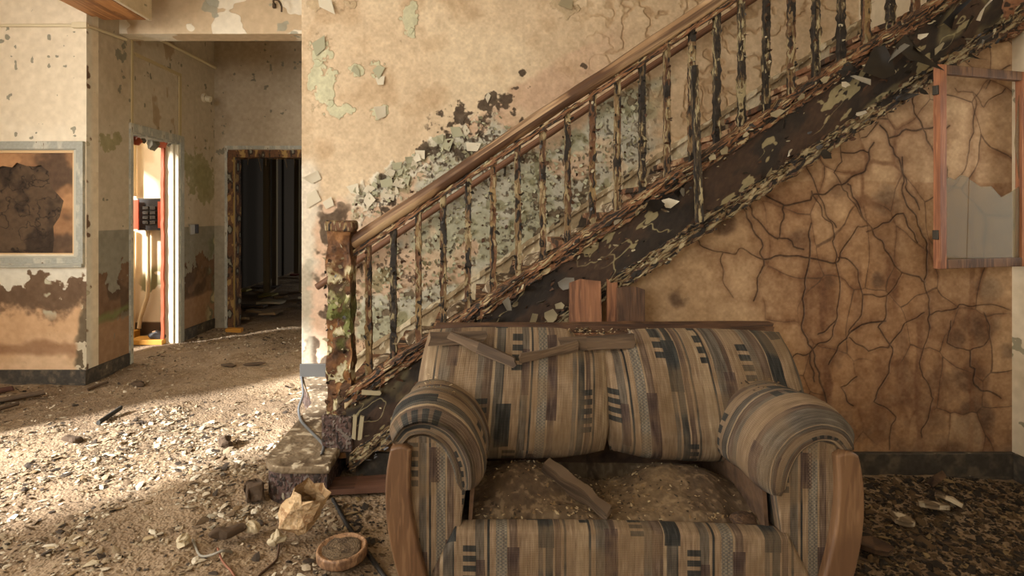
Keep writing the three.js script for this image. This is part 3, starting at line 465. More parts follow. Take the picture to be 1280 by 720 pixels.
// window_2 on the right wall with its casement standing open into the room
{
  const g = structGroup('window_2');
  part('frame', slabZY(hole(shapeOf(rect(2.15, 1.06, 2.79, 2.10)), rect(2.2, 1.11, 2.74, 2.05)), X_RIGHT - 0.008, 0.06), sashWood, g);
  const s = new THREE.Group(); s.name = 'sash'; g.add(s);
  const H = V(X_RIGHT - 0.012, 1.09, -2.79), E = V(2.18, 1.09, -2.636), dir = E.clone().sub(H).normalize(), L = H.distanceTo(E);
  s.position.copy(H); s.rotation.y = Math.atan2(-dir.z, dir.x);      // local +x runs from the hinge to the free edge
  const h = 0.975, w = 0.044, t = 0.032;
  const stileWood = matOf(woodTex([176, 104, 58], [128, 70, 38], [204, 138, 84], 155), 0.55, 0.002);
  part('stile', boxUV(box(0, 0, -t / 2, w, h, t / 2, 0.003)), stileWood, s); part('stile', boxUV(box(L - w, 0, -t / 2, L, h, t / 2, 0.003)), stileWood, s);
  part('rail', boxUV(box(w, 0, -t / 2 + 0.001, L - w, w, t / 2 - 0.001, 0.003)), sashWood, s); part('rail', boxUV(box(w, h - w, -t / 2 + 0.001, L - w, h, t / 2 - 0.001, 0.003)), sashWood, s);
  const glassY = [[w, 0.40], [0.10, 0.372], [0.17, 0.345], [0.24, 0.40], [0.31, 0.395], [0.36, 0.42], [0.385, 0.43]];
  const dusty = new THREE.MeshPhysicalMaterial({ color: '#d3c9ae', roughness: 0.08, specularIntensity: 0.35, transmission: 0.86, thickness: 0, side: THREE.DoubleSide });
  part('broken_pane', slabXY(shapeOf([[w, w], ...glassY, [0.40, w]]), 0, 0.003), dusty, s);
  part('broken_pane', slabXY(shapeOf([[0.405, w], [0.39, 0.44], [0.44, 0.452], [0.48, 0.425], [0.52, 0.44], [L - w, 0.42], [L - w, w]]), 0, 0.003), dusty, s);
  part('broken_pane', slabXY(shapeOf([[w, 0.44], [0.075, 0.62], [0.055, 0.78], [w, 0.86]]), 0, 0.003), dusty, s);
  const iron = plain('#46423a', 0.5, { metalness: 0.6 });
  for (const yy of [0.14, 0.83]) part('latch', box(L, yy, -0.012, L + 0.012, yy + 0.045, 0.012, 0.003), iron, s);
  for (const yy of [0.15, 0.8]) part('hinge', straight(V(-0.004, yy, 0), V(-0.004, yy + 0.07, 0), 0.008, 8), iron, s);
}
console.log('openings');
// ------------------------------------------------------------------ the staircase
// rusted, peeling paint in three moods
function peelTex(base, mid, pale, black, s, kBlack, kPale, fx = 14, fy = 8) {
  return fit(texture(256, 512, (u, v, o) => { const x = u * 0.6, y = v * 1.2, f = fbm(x * fx, y * fy, 4, s), g = fbm(x * fx * 0.8, y * fy * 0.8, 4, s + 3), q = fbm(x * 60, y * 60, 3, s + 5); o[0] = base[0]; o[1] = base[1]; o[2] = base[2]; mixc(o, mid, step(0.45, 0.62, g)); let h = 0.4; const b = step(kBlack, kBlack + 0.03, f); mixc(o, black, b); const p = step(kPale, kPale - 0.03, f); mixc(o, pale, p); h += b * 0.2 + p * 0.35; o[0] += (q - 0.5) * 40; o[1] += (q - 0.5) * 36; o[2] += (q - 0.5) * 30; return h + (q - 0.5) * 0.3; }), 0, 0, 0.6, 1.2);
}
const RUST = [112, 68, 38], CREAM = [186, 172, 124], SOOT = [40, 33, 26], BROWN = [84, 54, 34];
const ironA = matOf(peelTex([126, 100, 62], [96, 62, 36], [158, 140, 98], SOOT, 301, 0.56, 0.40, 70, 16), 0.8, 0.008);
const ironB = matOf(peelTex([104, 66, 38], [140, 112, 66], [150, 132, 92], SOOT, 311, 0.6, 0.38, 70, 16), 0.8, 0.008);
const ironC = matOf(peelTex([66, 54, 38], [104, 82, 50], [160, 146, 104], SOOT, 321, 0.49, 0.38, 70, 16), 0.8, 0.008);
const newelMat = matOf(fit(texture(512, 1024, (u, v, o) => {
  const x = u * 0.6, y = v * 1.2, f = fbm(x * 34, y * 22, 4, 331), g = fbm(x * 16, y * 10, 4, 334), q = fbm(x * 70, y * 70, 3, 335);
  o[0] = 112; o[1] = 70; o[2] = 36; mixc(o, [74, 46, 26], step(0.45, 0.62, g)); mixc(o, [150, 98, 48], step(0.42, 0.3, g)); let h = 0.4;
  const up = step(0.95, 0.8, y + (g - 0.5) * 0.5), p = step(0.47 + 0.06 * up, 0.5 + 0.06 * up, f) * up; mixc(o, [172, 158, 104], p * 0.95); h += p * 0.4; mixc(o, [206, 196, 156], p * step(0.6, 0.66, f)); 
  const m = step(0.2, 0.03, Math.abs(y - 0.72 + (g - 0.5) * 0.4)) * step(0.5, 0.58, g); mixc(o, [92, 104, 30], m * 0.8); mixc(o, [58, 36, 22], step(0.6, 0.64, fbm(x * 9, y * 6, 4, 338)) * 0.7);
  o[0] += (q - 0.5) * 44; o[1] += (q - 0.5) * 40; o[2] += (q - 0.5) * 30; return h + (q - 0.5) * 0.3;
}), 0, 0, 0.6, 1.2), 0.8, 0.014);
const capMat = matOf(peelTex([142, 92, 54], [98, 62, 36], [180, 158, 112], SOOT, 341, 0.58, 0.36, 14, 90), 0.75, 0.01);
const mouldMat = matOf(peelTex([132, 104, 66], [92, 62, 38], [160, 144, 104], SOOT, 351, 0.53, 0.41, 18, 100), 0.8, 0.01);
const panelMat = matOf(fit(texture(1400, 400, (u, v, o) => {   // string panel: near-black brown coat with pale scraps and veins where it has flaked
  const x = u * 3.6, y = v * 0.9, f = fbm(x * 7, y * 9, 4, 361), q = fbm(x * 60, y * 60, 3, 362), vein = Math.abs(fbm(x * 4.5 + 20, y * 7, 4, 363) - 0.5), g = fbm(x * 2.3, y * 3, 4, 364);
  o[0] = 66; o[1] = 44; o[2] = 28; mixc(o, [40, 30, 22], step(0.45, 0.6, f)); let h = 0.6;
  const olive = step(0.54, 0.60, g); mixc(o, [108, 98, 64], olive * step(0.42, 0.52, f) * 0.85);
  const vv = step(0.014, 0.006, vein) * step(0.47, 0.55, fbm(x * 3, y * 4, 4, 366)); mixc(o, [156, 144, 98], vv * 0.9); h += vv * 0.2;
  const sc = step(0.655, 0.675, fbm(x * 10, y * 13, 4, 365)); mixc(o, [164, 152, 106], sc * 0.85); h += sc * 0.2;
  o[0] += (q - 0.5) * 26; o[1] += (q - 0.5) * 24; o[2] += (q - 0.5) * 18; return h + (q - 0.5) * 0.2;
}), -0.8, 0, 3.6, 0.9), 0.7, 0.008);
const concreteMat = matOf(fit(texture(512, 512, (u, v, o) => { const x = u * 1.5, y = v * 1.5, f = fbm(x * 4, y * 4, 4, 371), q = fbm(x * 30, y * 30, 4, 372); o[0] = 134; o[1] = 114; o[2] = 86; mixc(o, [98, 78, 54], step(0.45, 0.62, f)); mixc(o, [186, 172, 144], step(0.58, 0.68, q)); o[0] += (q - 0.5) * 50; o[1] += (q - 0.5) * 46; o[2] += (q - 0.5) * 40; return 0.5 + (q - 0.5); }), 0, 0, 1.5, 1.5), 0.95, 0.012);
const treadMat = matOf(peelTex([142, 92, 58], [104, 66, 40], [178, 142, 102], [62, 44, 30], 381, 0.6, 0.4, 9, 14), 0.8, 0.008);
const wallStringMat = matOf(peelTex([196, 180, 140], [156, 134, 96], [214, 200, 164], [72, 58, 42], 391, 0.57, 0.42, 7, 7), 0.8, 0.008);
const bootMat = matOf(peelTex([92, 66, 60], [70, 48, 38], [112, 100, 90], [44, 32, 26], 395, 0.6, 0.36, 60, 44), 0.7, 0.012);
const railMat = matOf(fit(texture(256, 1024, (u, v, o) => { const x = u * 0.25, y = v * 4, w = fbm(x * 40, y * 1.2, 4, 401), b = fbm(x * 6, y * 2.4, 4, 402), g = fbm(x * 90, y * 6, 3, 403); o[0] = 162; o[1] = 124; o[2] = 84; mixc(o, [200, 164, 120], step(0.5, 0.62, b)); mixc(o, [98, 64, 40], step(0.46, 0.36, b)); mixc(o, [84, 54, 34], step(0.52, 0.66, w) * 0.7); return 0.5 + (g - 0.5) * 0.6; }), 0, 0, 0.25, 4), 0.6, 0.003);
const flakePale = plain('#a2977a', 0.8), flakeDark = plain('#1f1a15', 0.45), flakeGrey = plain('#77736a', 0.5), flakeWhite = plain('#d2cab4', 0.75), flakeBrown = plain('#4d3320', 0.7), flakeGreen = plain('#aaa98e', 0.8);

const stairs = thing('staircase', 'dilapidated closed-string staircase with flaking balusters climbing across the wall', 'staircase');
const RISE = 0.17, GO = 0.256, X1 = -1.02, DB = D_SPAN;      // riser, going, first nosing, depth of the balustrade
// a bar running up the pitch: profile across (z) and upright (y), from x0 to x1
function pitched(x0, x1, y0f, y1f, d0, d1, nx = 90, ny = 2, nz = 2, amp = 0, freq = 20, s = 0) {
  const g = new THREE.BoxGeometry(1, 1, 1, nx, ny, nz), p = g.attributes.position;
  for (let i = 0; i < p.count; i++) { const x = x0 + (p.getX(i) + 0.5) * (x1 - x0), t = p.getY(i) + 0.5, e = p.getZ(i) + 0.5; p.setXYZ(i, x, y0f(x) + (y1f(x) - y0f(x)) * t, -(d1 + (d0 - d1) * e)); }
  g.computeVertexNormals(); if (amp) rough(g, amp, freq, s); return planarUV(g, (x, y, z) => [x * 1.2, y - 0.665 * x + z * 0.7]);
}
const XA = -0.68, XB = 2.74;
{ // treads and risers
  for (let k = 2; k <= 15; k++) {
    const x = X1 + (k - 1) * GO, y = RISE * k;
    part('tread', boxUV(rough(new THREE.BoxGeometry(GO + 0.035, 0.035, 1.16, 6, 1, 12).translate(x + GO / 2 - 0.0125, y - 0.0175, -(DB + 0.575)), 0.012, 11, k)), treadMat, stairs);
    part('riser', boxUV(box(x, y - RISE, -(DB + 0.0), x + 0.02, y - 0.03, -(DB + 1.155))), treadMat, stairs);
  }
  const s = new THREE.Shape();                               // the lowest step with its rounded end, seen from above as (x, -depth)
  s.moveTo(-0.72, -D_STAIR + 0.002); s.lineTo(-0.72, -2.60); s.lineTo(-0.90, -2.60); s.quadraticCurveTo(X1 - 0.015, -2.60, X1 - 0.015, -2.74); s.lineTo(X1 - 0.02, -3.1); s.lineTo(X1 - 0.03, -3.5); s.lineTo(X1 - 0.28, -D_STAIR + 0.002); s.closePath();
  const mk = (shape, y0, y1, bev) => { const g = new THREE.ExtrudeGeometry(shape, { depth: y1 - y0, bevelEnabled: bev > 0, bevelSize: bev, bevelThickness: bev, bevelSegments: 2 }); g.rotateX(Math.PI / 2); g.translate(0, y1, 0); return boxUV(g); };
  part('bottom_step', mk(s, -0.03, 0.135, 0), bootMat, stairs);
  part('bottom_tread', mk(s, 0.14, 0.158, 0.011), concreteMat, stairs);
const strip = [[-1.295, -4.0], [-1.16, -3.62], [-1.10, -3.35], [-1.02, -3.15], [-0.90, -2.97], [-0.80, -2.82], [-0.775, -2.70]].map(([x, z]) => V(x, 0.172, z));
  part('nosing_strip', tube(strip, 0.008, 40, 6), plain('#73777a', 0.5, { metalness: 0.3 }), stairs);
}
{ // strings, cap and mouldings
  part('string_panel', (() => { const g = pitched(XA, XB, (x) => under(x) + 0.03, (x) => capTop(x) - 0.06, 2.805, 2.868, 60, 4, 1, 0.006, 9, 2); planarUV(g, (x, y) => [x, y - 0.665 * x - 0.45]); return g; })(), panelMat, stairs);
  part('string_cap', pitched(XA, XB, (x) => capTop(x) - 0.035, (x) => capTop(x), 2.77, 2.93, 150, 2, 3, 0.022, 34, 4), capMat, stairs);
  part('cap_moulding', pitched(XA, XB, (x) => capTop(x) - 0.085, (x) => capTop(x) - 0.035, 2.785, 2.86, 150, 2, 2, 0.03, 40, 6), capMat, stairs);
  part('lower_moulding', pitched(XA + 0.02, XB, (x) => under(x), (x) => under(x) + 0.06, 2.775, 2.868, 170, 3, 2, 0.036, 42, 8), mouldMat, stairs);
  part('lower_bead', pitched(XA + 0.02, XB, (x) => under(x) + 0.06, (x) => under(x) + 0.085, 2.79, 2.86, 170, 1, 2, 0.022, 48, 9), mouldMat, stairs);
  const ws = (x) => 0.929 + 0.665 * x;
  part('wall_string', pitched(-1.05, 2.76, (x) => ws(x) - 0.17, (x) => ws(x) - 0.03, 3.995, D_STAIR, 80, 2, 1, 0.01, 16, 3), wallStringMat, stairs);
  part('wall_string_cap', pitched(-1.05, 2.76, (x) => ws(x) - 0.035, (x) => ws(x), 3.98, D_STAIR, 120, 1, 1, 0.018, 30, 5), wallStringMat, stairs);
}
{ // newel at the foot and the drop of the one on the landing
  const n = part('newel_post', boxUV(rough(new THREE.BoxGeometry(0.122, 1.16, 0.122, 6, 60, 6).translate(-0.72, 0.70, -DB), 0.022, 26, 1)), newelMat, stairs);
  planarUV(n.geometry, (x, y, z) => [x + z, y - 0.15]);
  part('newel_base', boxUV(rough(box(-0.80, 0.14, -2.79, -0.64, 0.33, -2.95, 0.01), 0.014, 20, 2)), bootMat, stairs);
  part('newel_cap', boxUV(rough(new RoundedBoxGeometry(0.155, 0.055, 0.155, 3, 0.018).translate(-0.72, 1.29, -DB), 0.012, 26, 3)), ironB, stairs);
  part('newel_drop', boxUV(rough(new THREE.BoxGeometry(0.10, 1.4, 0.10, 5, 50, 5).translate(2.705, 2.99, -DB + 0.03), 0.02, 30, 4)), treadMat, stairs);
  part('newel_drop_end', rough(new THREE.SphereGeometry(0.058, 14, 10).scale(1, 0.8, 1).translate(2.705, 2.29, -DB + 0.03), 0.02, 40, 4), treadMat, stairs);
}
{ // handrail: round worn top, flat bar under it
  const a = V(-0.665, railTop(-0.665) - 0.04, -DB), b = V(2.7, railTop(2.7) - 0.04, -DB);
  const L = a.distanceTo(b), g = new THREE.CylinderGeometry(0.036, 0.036, L, 16, 60); const p = g.attributes.position;
  for (let i = 0; i < p.count; i++) { const y = p.getY(i); p.setX(i, p.getX(i) * (0.95 + 0.12 * n2(y * 7, 1, 3)) + (n2(y * 5, 0, 4) - 0.5) * 0.008); p.setZ(i, p.getZ(i) * (0.95 + 0.12 * n2(y * 7, 5, 3))); }
  const th = g.attributes.uv; for (let i = 0; i < th.count; i++) th.setXY(i, th.getX(i) * 0.25, th.getY(i) * L);
  g.applyQuaternion(new THREE.Quaternion().setFromUnitVectors(V(0, 1, 0), b.clone().sub(a).normalize())); g.translate((a.x + b.x) / 2, (a.y + b.y) / 2, (a.z + b.z) / 2); g.computeVertexNormals();
  part('handrail', g, railMat, stairs);
  part('underrail', pitched(-0.665, 2.7, (x) => railTop(x) - 0.118, (x) => railTop(x) - 0.088, DB - 0.022, DB + 0.022, 140, 1, 1, 0.014, 34, 12), capMat, stairs);
}
{ // balusters, two to a tread
  reseed(4);
  const variants = [0, 1, 2, 3, 4].map((k) => {
    const g = new THREE.BoxGeometry(0.027, 0.72, 0.027, 3, 64, 3), p = g.attributes.position;
    for (let i = 0; i < p.count; i++) { const x = p.getX(i), y = p.getY(i), z = p.getZ(i), b = 1 + 0.45 * Math.pow(n2(y * 34, k * 9, 5), 4) + 0.18 * n2(y * 90, k, 6); p.setXYZ(i, x * b + (n3(x * 40, y * 45, z * 40, k) - 0.5) * 0.009, y, z * b + (n3(x * 40 + 9, y * 45, z * 40, k) - 0.5) * 0.012); }
    g.computeVertexNormals(); return planarUV(g, (x, y, z) => [x + z + k * 0.13, y + k * 0.31]);
  });
  const mats = [ironB, ironC, ironB, ironA, ironA, ironB, ironA, ironA, ironA, ironB, ironA, ironC, ironA, ironA, ironC, ironC, ironC, ironA, ironC, ironC];
  for (let k = 0; k < 26; k++) {
    const px = 461 + 31.05 * k, x = (px - CX) * DB / FOC; if (x > 2.66) break;
    const b = part('baluster', variants[k % 5], mats[k % mats.length], stairs);
    b.position.set(x, capTop(x) + 0.335, -DB); b.rotation.y = (k % 4) * Math.PI / 2; b.rotation.z = rr(-0.008, 0.008);
    if (k === 13) { const c = part('broken_baluster', variants[2], ironC, stairs); const q = at(871, 180, 2.745); c.position.copy(q); c.rotation.z = 0.035; c.scale.y = 1.08; }
  }
}
{ // flaking paint: the large curls one by one, the small scraps along the mouldings as one
  const big = [ // pixel x, y, size m, curl, roll, turn, tip, material, depth
    [836, 254, 0.10, 0.3, 1.4, 0, 0.1, flakeWhite, 2.765], [1070, 104, 0.16, 0.8, 0.3, 0.3, -0.5, flakeWhite, 2.74], [1056, 106, 0.07, 0.3, 0, 0.2, -0.4, flakeWhite, 2.75],
    [1062, 95, 0.20, -0.5, 0.5, 0.4, 0.5, flakeDark, 2.765], [1100, 78, 0.22, 0.7, 0.6, -0.4, 0.5, flakeDark, 2.75], [1122, 62, 0.26, 0.8, 1.3, 0.4, 0.3, flakeDark, 2.75], [1110, 66, 0.16, 0.9, 0.2, 0.6, 0.2, flakeGrey, 2.745],
    [1183, 20, 0.2, 0.8, 1.5, 0.2, 0.1, flakeDark, 2.75], [1150, 45, 0.07, 0.5, 0, 0.5, 0.4, flakeWhite, 2.74], [1140, 58, 0.12, 0.5, 1.2, 0.6, 0, flakeDark, 2.75], [1221, 15, 0.17, 0.6, 1.5, 0.4, 0.1, flakeWhite, 2.74], [1222, 48, 0.12, 1.0, 0.7, 0.6, 0.2, flakeDark, 2.74], [1212, 72, 0.09, 0.9, 1.4, 0.2, 0, flakeDark, 2.75],
    [1226, 52, 0.07, 0.6, 0.4, 0.2, 0.6, flakeGrey, 2.73], [1205, 30, 0.16, 0.6, 1.2, 0.4, 0.2, flakeDark, 2.755], [1028, 190, 0.075, 1.2, 1.0, 0.4, 0.6, flakeDark, 2.76], [1125, 120, 0.10, 0.9, 0.4, 0.5, 0.4, flakeDark, 2.76], [1150, 114, 0.07, 1.0, 1.2, 0.4, 0.2, flakeDark, 2.76], [1082, 148, 0.09, 0.8, 0.2, 0.4, 0.6, flakeGrey, 2.75], [1074, 142, 0.07, 0.6, 0.5, 0.1, 0.3, flakeWhite, 2.745], [1103, 128, 0.07, 0.9, 0.9, 0.4, 0.1, flakeDark, 2.76],
    [706, 352, 0.13, 0.6, 0.5, 0.2, 0.7, flakeGrey, 2.75], [676, 375, 0.09, 0.9, 0.3, -0.2, 0.5, flakeGrey, 2.755], [660, 358, 0.08, 1.0, 1.2, 0.5, 0.2, flakeDark, 2.76], [633, 380, 0.09, 0.8, 1.3, 0.3, 0.1, flakeGrey, 2.75], [643, 380, 0.07, 0.4, 1.4, 0.2, 0.3, flakePale, 2.745], [624, 410, 0.12, 0.5, 0.9, 0.3, 0.5, flakeGrey, 2.75], [652, 415, 0.15, 0.3, 0.5, 0, 0.7, flakePale, 2.745], [688, 393, 0.13, 0.4, 0.2, 0.3, 0.5, flakePale, 2.75], [666, 398, 0.11, 0.3, 0.6, 0.4, 0.2, flakePale, 2.77], [612, 396, 0.16, 0.9, 0.7, 0.2, 0.6, flakeDark, 2.765], [590, 405, 0.13, 0.9, 1.0, 0.4, 0.3, flakeDark, 2.77], [698, 382, 0.07, 0.5, 0.4, 0.3, 0.1, flakePale, 2.745],
    [795, 265, 0.06, 0.5, 0.3, 0.4, 0.2, flakePale, 2.755], [770, 276, 0.055, 0.9, 1.0, 0.4, 0.2, flakeWhite, 2.75], [848, 236, 0.11, 0.7, 1.2, 0.5, 0, flakeDark, 2.77], [815, 256, 0.1, 0.8, 1.3, 0.3, 0.2, flakeDark, 2.77], [852, 240, 0.06, 0.6, 1.0, 0.3, 0.2, flakeGrey, 2.755], [890, 196, 0.06, 0.4, 0.7, 0.2, 0.3, flakePale, 2.75], [905, 188, 0.07, 0.3, 0.6, 0.3, 0.1, flakePale, 2.76], [932, 168, 0.05, 0.3, 0.4, 0.2, 0.2, flakePale, 2.75], [970, 142, 0.09, 0.2, 0.6, 0.2, 0.2, flakePale, 2.76], [1000, 122, 0.06, 0.4, 0.5, 0.4, 0.2, flakePale, 2.755], [978, 155, 0.09, 0.5, 0.6, 0.5, 0.2, flakeDark, 2.77], [1030, 100, 0.06, 0.4, 0.5, 0.2, 0.1, flakePale, 2.76],
    [960, 215, 0.09, 0.5, 0.7, 0.3, 0.2, flakePale, 2.78], [985, 190, 0.07, 0.5, 0.3, 0.3, 0.4, flakeWhite, 2.77], [1172, 60, 0.1, 0.3, 0.7, 0.2, 0.3, flakePale, 2.77],
  ];
  big.forEach(([px, py, sz, curl, roll, turn, tip, m, d], i) => { const g = flakeGeo(sz * (m === flakeDark ? 0.68 : 0.72), curl, 900 + i); const o = part('paint_flake', g, m, stairs); o.position.copy(at(px, py, d)); o.rotation.set(tip, turn, roll); });
  reseed(55);
  const lots = { pale: [], dark: [], brown: [] };
  for (let i = 0; i < 1300; i++) {
    const x = rr(XA + 0.02, XB), w = rnd(); let y, d;
    if (w < 0.42) { y = capTop(x) - rr(0.0, 0.10); d = rr(2.755, 2.79); } else if (w < 0.9) { y = under(x) + rr(-0.015, 0.10); d = rr(2.755, 2.79); } else { y = under(x) + rr(0.09, 0.33); d = rr(2.785, 2.803); }
    const g = flakeGeo(rr(0.008, 0.024), rr(-0.6, 1.2), i); g.scale(1.5, 0.7, 1); g.rotateX(rr(-0.9, 0.9)); g.rotateY(rr(-0.9, 0.9)); g.rotateZ(0.58 + rr(-0.6, 0.6)); g.translate(x, y, -d);
    const r = rnd(); (r < 0.2 ? lots.pale : r < 0.55 ? lots.dark : lots.brown).push(g);
  }
  for (let i = 0; i < 420; i++) { // scraps clinging to the balusters
    const k = Math.floor(rnd() * 24), x = (461 + 31.05 * k - CX) * DB / FOC; if (x > 2.66) continue;
    const g = flakeGeo(rr(0.010, 0.026), rr(0.2, 1.4), i + 3000); g.rotateX(rr(-1, 1)); g.rotateY(rr(-1.2, 1.2)); g.rotateZ(rr(0, 6.28)); g.translate(x + rr(-0.018, 0.018), capTop(x) + rr(0.0, 0.68), -DB + rr(0.005, 0.022));
    const r = rnd(); (r < 0.14 ? lots.pale : r < 0.6 ? lots.dark : lots.brown).push(g);
  }
  for (let i = 0; i < 120; i++) { // and to the newel
    const g = flakeGeo(rr(0.01, 0.026), rr(0.1, 0.9), i + 5000), side = rnd() < 0.6; g.rotateX(rr(-0.7, 0.7)); g.rotateZ(rr(0, 6.28)); if (!side) g.rotateY(-1.3); g.rotateY(rr(-0.6, 0.6));
    g.translate(-0.72 + (side ? rr(-0.06, 0.06) : -0.066), rr(0.3, 1.2), -DB + (side ? 0.068 : rr(-0.06, 0.06))); const r = rnd(); (r < 0.5 ? lots.pale : r < 0.6 ? lots.dark : lots.brown).push(g);
  }
  for (const [k, m] of [['pale', flakePale], ['dark', flakeDark], ['brown', flakeBrown]]) { const o = part('paint_scraps', mergeGeometries(lots[k]), m, stairs); o.userData = { kind: 'stuff' }; }
}
{ // broken laths at the foot of the string
  const L = [[[452, 490], [476, 491], 0.022], [[444, 518], [442, 548], 0.02], [[453, 521], [450, 549], 0.02]];
  L.forEach(([a, b, w], i) => part('broken_lath', plankGeo(at(a[0], a[1], 2.765), at(b[0], b[1], 2.765), w, 0.012, i ? V(1, 0, 0) : V(0, 1, 0), 0.002, i), flakePale, stairs));
}
// rubble heaped on the treads
{
  reseed(61);
  for (let k = 2; k <= 13; k++) {
    const x = X1 + (k - 1) * GO + GO * 0.6, y = RISE * k;
    for (const d of k < 10 ? [3.02, 3.55] : [3.1]) {
      const g = new THREE.IcosahedronGeometry(1, 4); const p = g.attributes.position, q = k * 3.1 + d;
      for (let i = 0; i < p.count; i++) { const X = p.getX(i), Y = p.getY(i), Z = p.getZ(i), r = 0.75 + 0.4 * n3(X * 2 + q, Y * 2, Z * 2, 7) + 0.12 * n3(X * 8 + q, Y * 8, Z * 8, 9); p.setXYZ(i, clamp(X * r * 0.13, -0.16, 0.098), Math.max(0, Y * r) * rrK(k, d) + 0.002, Z * r * 0.24); }
      g.translate(x, y, -d - 0.06); g.computeVertexNormals(); boxUV(g);
      const t = `heap of crumbled plaster on a ${k < 7 ? 'lower' : 'higher'} stair tread, ${d > 3.3 ? 'against the wall side' : 'behind the balusters'}`;
      single('plaster_heap', g, concreteMat, t, 'rubble', `rubble heaps on the ${k < 7 ? 'lower' : 'higher'} treads ${d > 3.3 ? 'by the wall' : 'by the balusters'}`);
    }
  }
  function rrK(k, d) { return 0.06 + 0.06 * hash(k, Math.round(d * 10), 2); }
}
// rail on the wall
{
  const t = thing('wall_handrail', 'round brown handrail fixed along the wall above the stair treads', 'handrail');
  const D = 3.95, a = at(396, 359, D), b = at(1180, 359 - 0.66 * 784, D);
  part('rail', straight(a, b, 0.024, 12), matOf(woodTex([128, 82, 52], [84, 52, 34], [164, 116, 78], 411), 0.6, 0.002), t);
  const iron = plain('#3a342c', 0.6, { metalness: 0.5 });
  for (const k of [0.08, 0.3, 0.52, 0.74, 0.95]) { const q = a.clone().lerp(b, k); part('bracket', tube([q.clone().add(V(0, -0.02, 0)), q.clone().add(V(0, -0.07, -0.02)), V(q.x, q.y - 0.08, -D_STAIR - 0.005)], 0.008, 10, 6), iron, t); }
}
// paint curling off the stair wall
{
  reseed(71);
  const L = [];
  for (let i = 0; i < 26; i++) { const px = rr(436, 590), py = 207 - 0.665 * (px - 500) + rr(-4, 30); L.push([px, py, rr(0.05, 0.11), rnd() < 0.62 ? flakeWhite : flakeGreen]); }
  L.push([391, 222, 0.13, flakeWhite], [391, 250, 0.13, flakeWhite], [445, 237, 0.12, flakeWhite], [411, 254, 0.1, flakeWhite], [473, 88, 0.10, flakeGreen], [475, 100, 0.08, flakeWhite], [445, 88, 0.09, flakeGreen], [476, 138, 0.11, flakeWhite], [400, 58, 0.14, flakeGreen], [609, 121, 0.07, flakeWhite], [592, 185, 0.1, flakeWhite], [560, 180, 0.1, flakeGreen], [410, 6, 0.22, flakeWhite], [706, 4, 0.16, flakePale]);
  for (const [i, [px, py, s, m]] of L.entries()) { const o = part('paint_flake', flakeGeo(s, rr(0.04, 0.2), 1200 + i, 0.002, 4), m, wallStair); o.position.copy(at(px, py, D_STAIR - 0.006)); o.rotation.set(rr(-0.06, 0.06), rr(-0.06, 0.06), rr(0, 6.28)); }
  const small = { pale: [], dark: [] };
  for (let i = 0; i < 1100; i++) {
    const px = rr(440, 810), line = 205 - 0.665 * (px - 500) + 95 * step(600, 680, px), py = line + rr(0, 190); if (py > 470 - 0.66 * (px - 445) + 10) continue;
    const g = flakeGeo(rr(0.014, 0.04), rr(0.2, 1.0), 2000 + i, 0.001, 4); g.rotateX(rr(-0.5, 0.5)); g.rotateY(rr(-0.5, 0.5)); g.rotateZ(rr(0, 6.28)); const q = at(px, py, D_STAIR - 0.008); g.translate(q.x, q.y, q.z); (rnd() < 0.88 ? small.pale : small.dark).push(g);
  }
  for (const [k, m] of [['pale', flakeGreen], ['dark', flakeBrown]]) { const o = part('paint_scraps', mergeGeometries(small[k]), m, wallStair); o.userData = { kind: 'stuff' }; }
}
console.log('stairs');
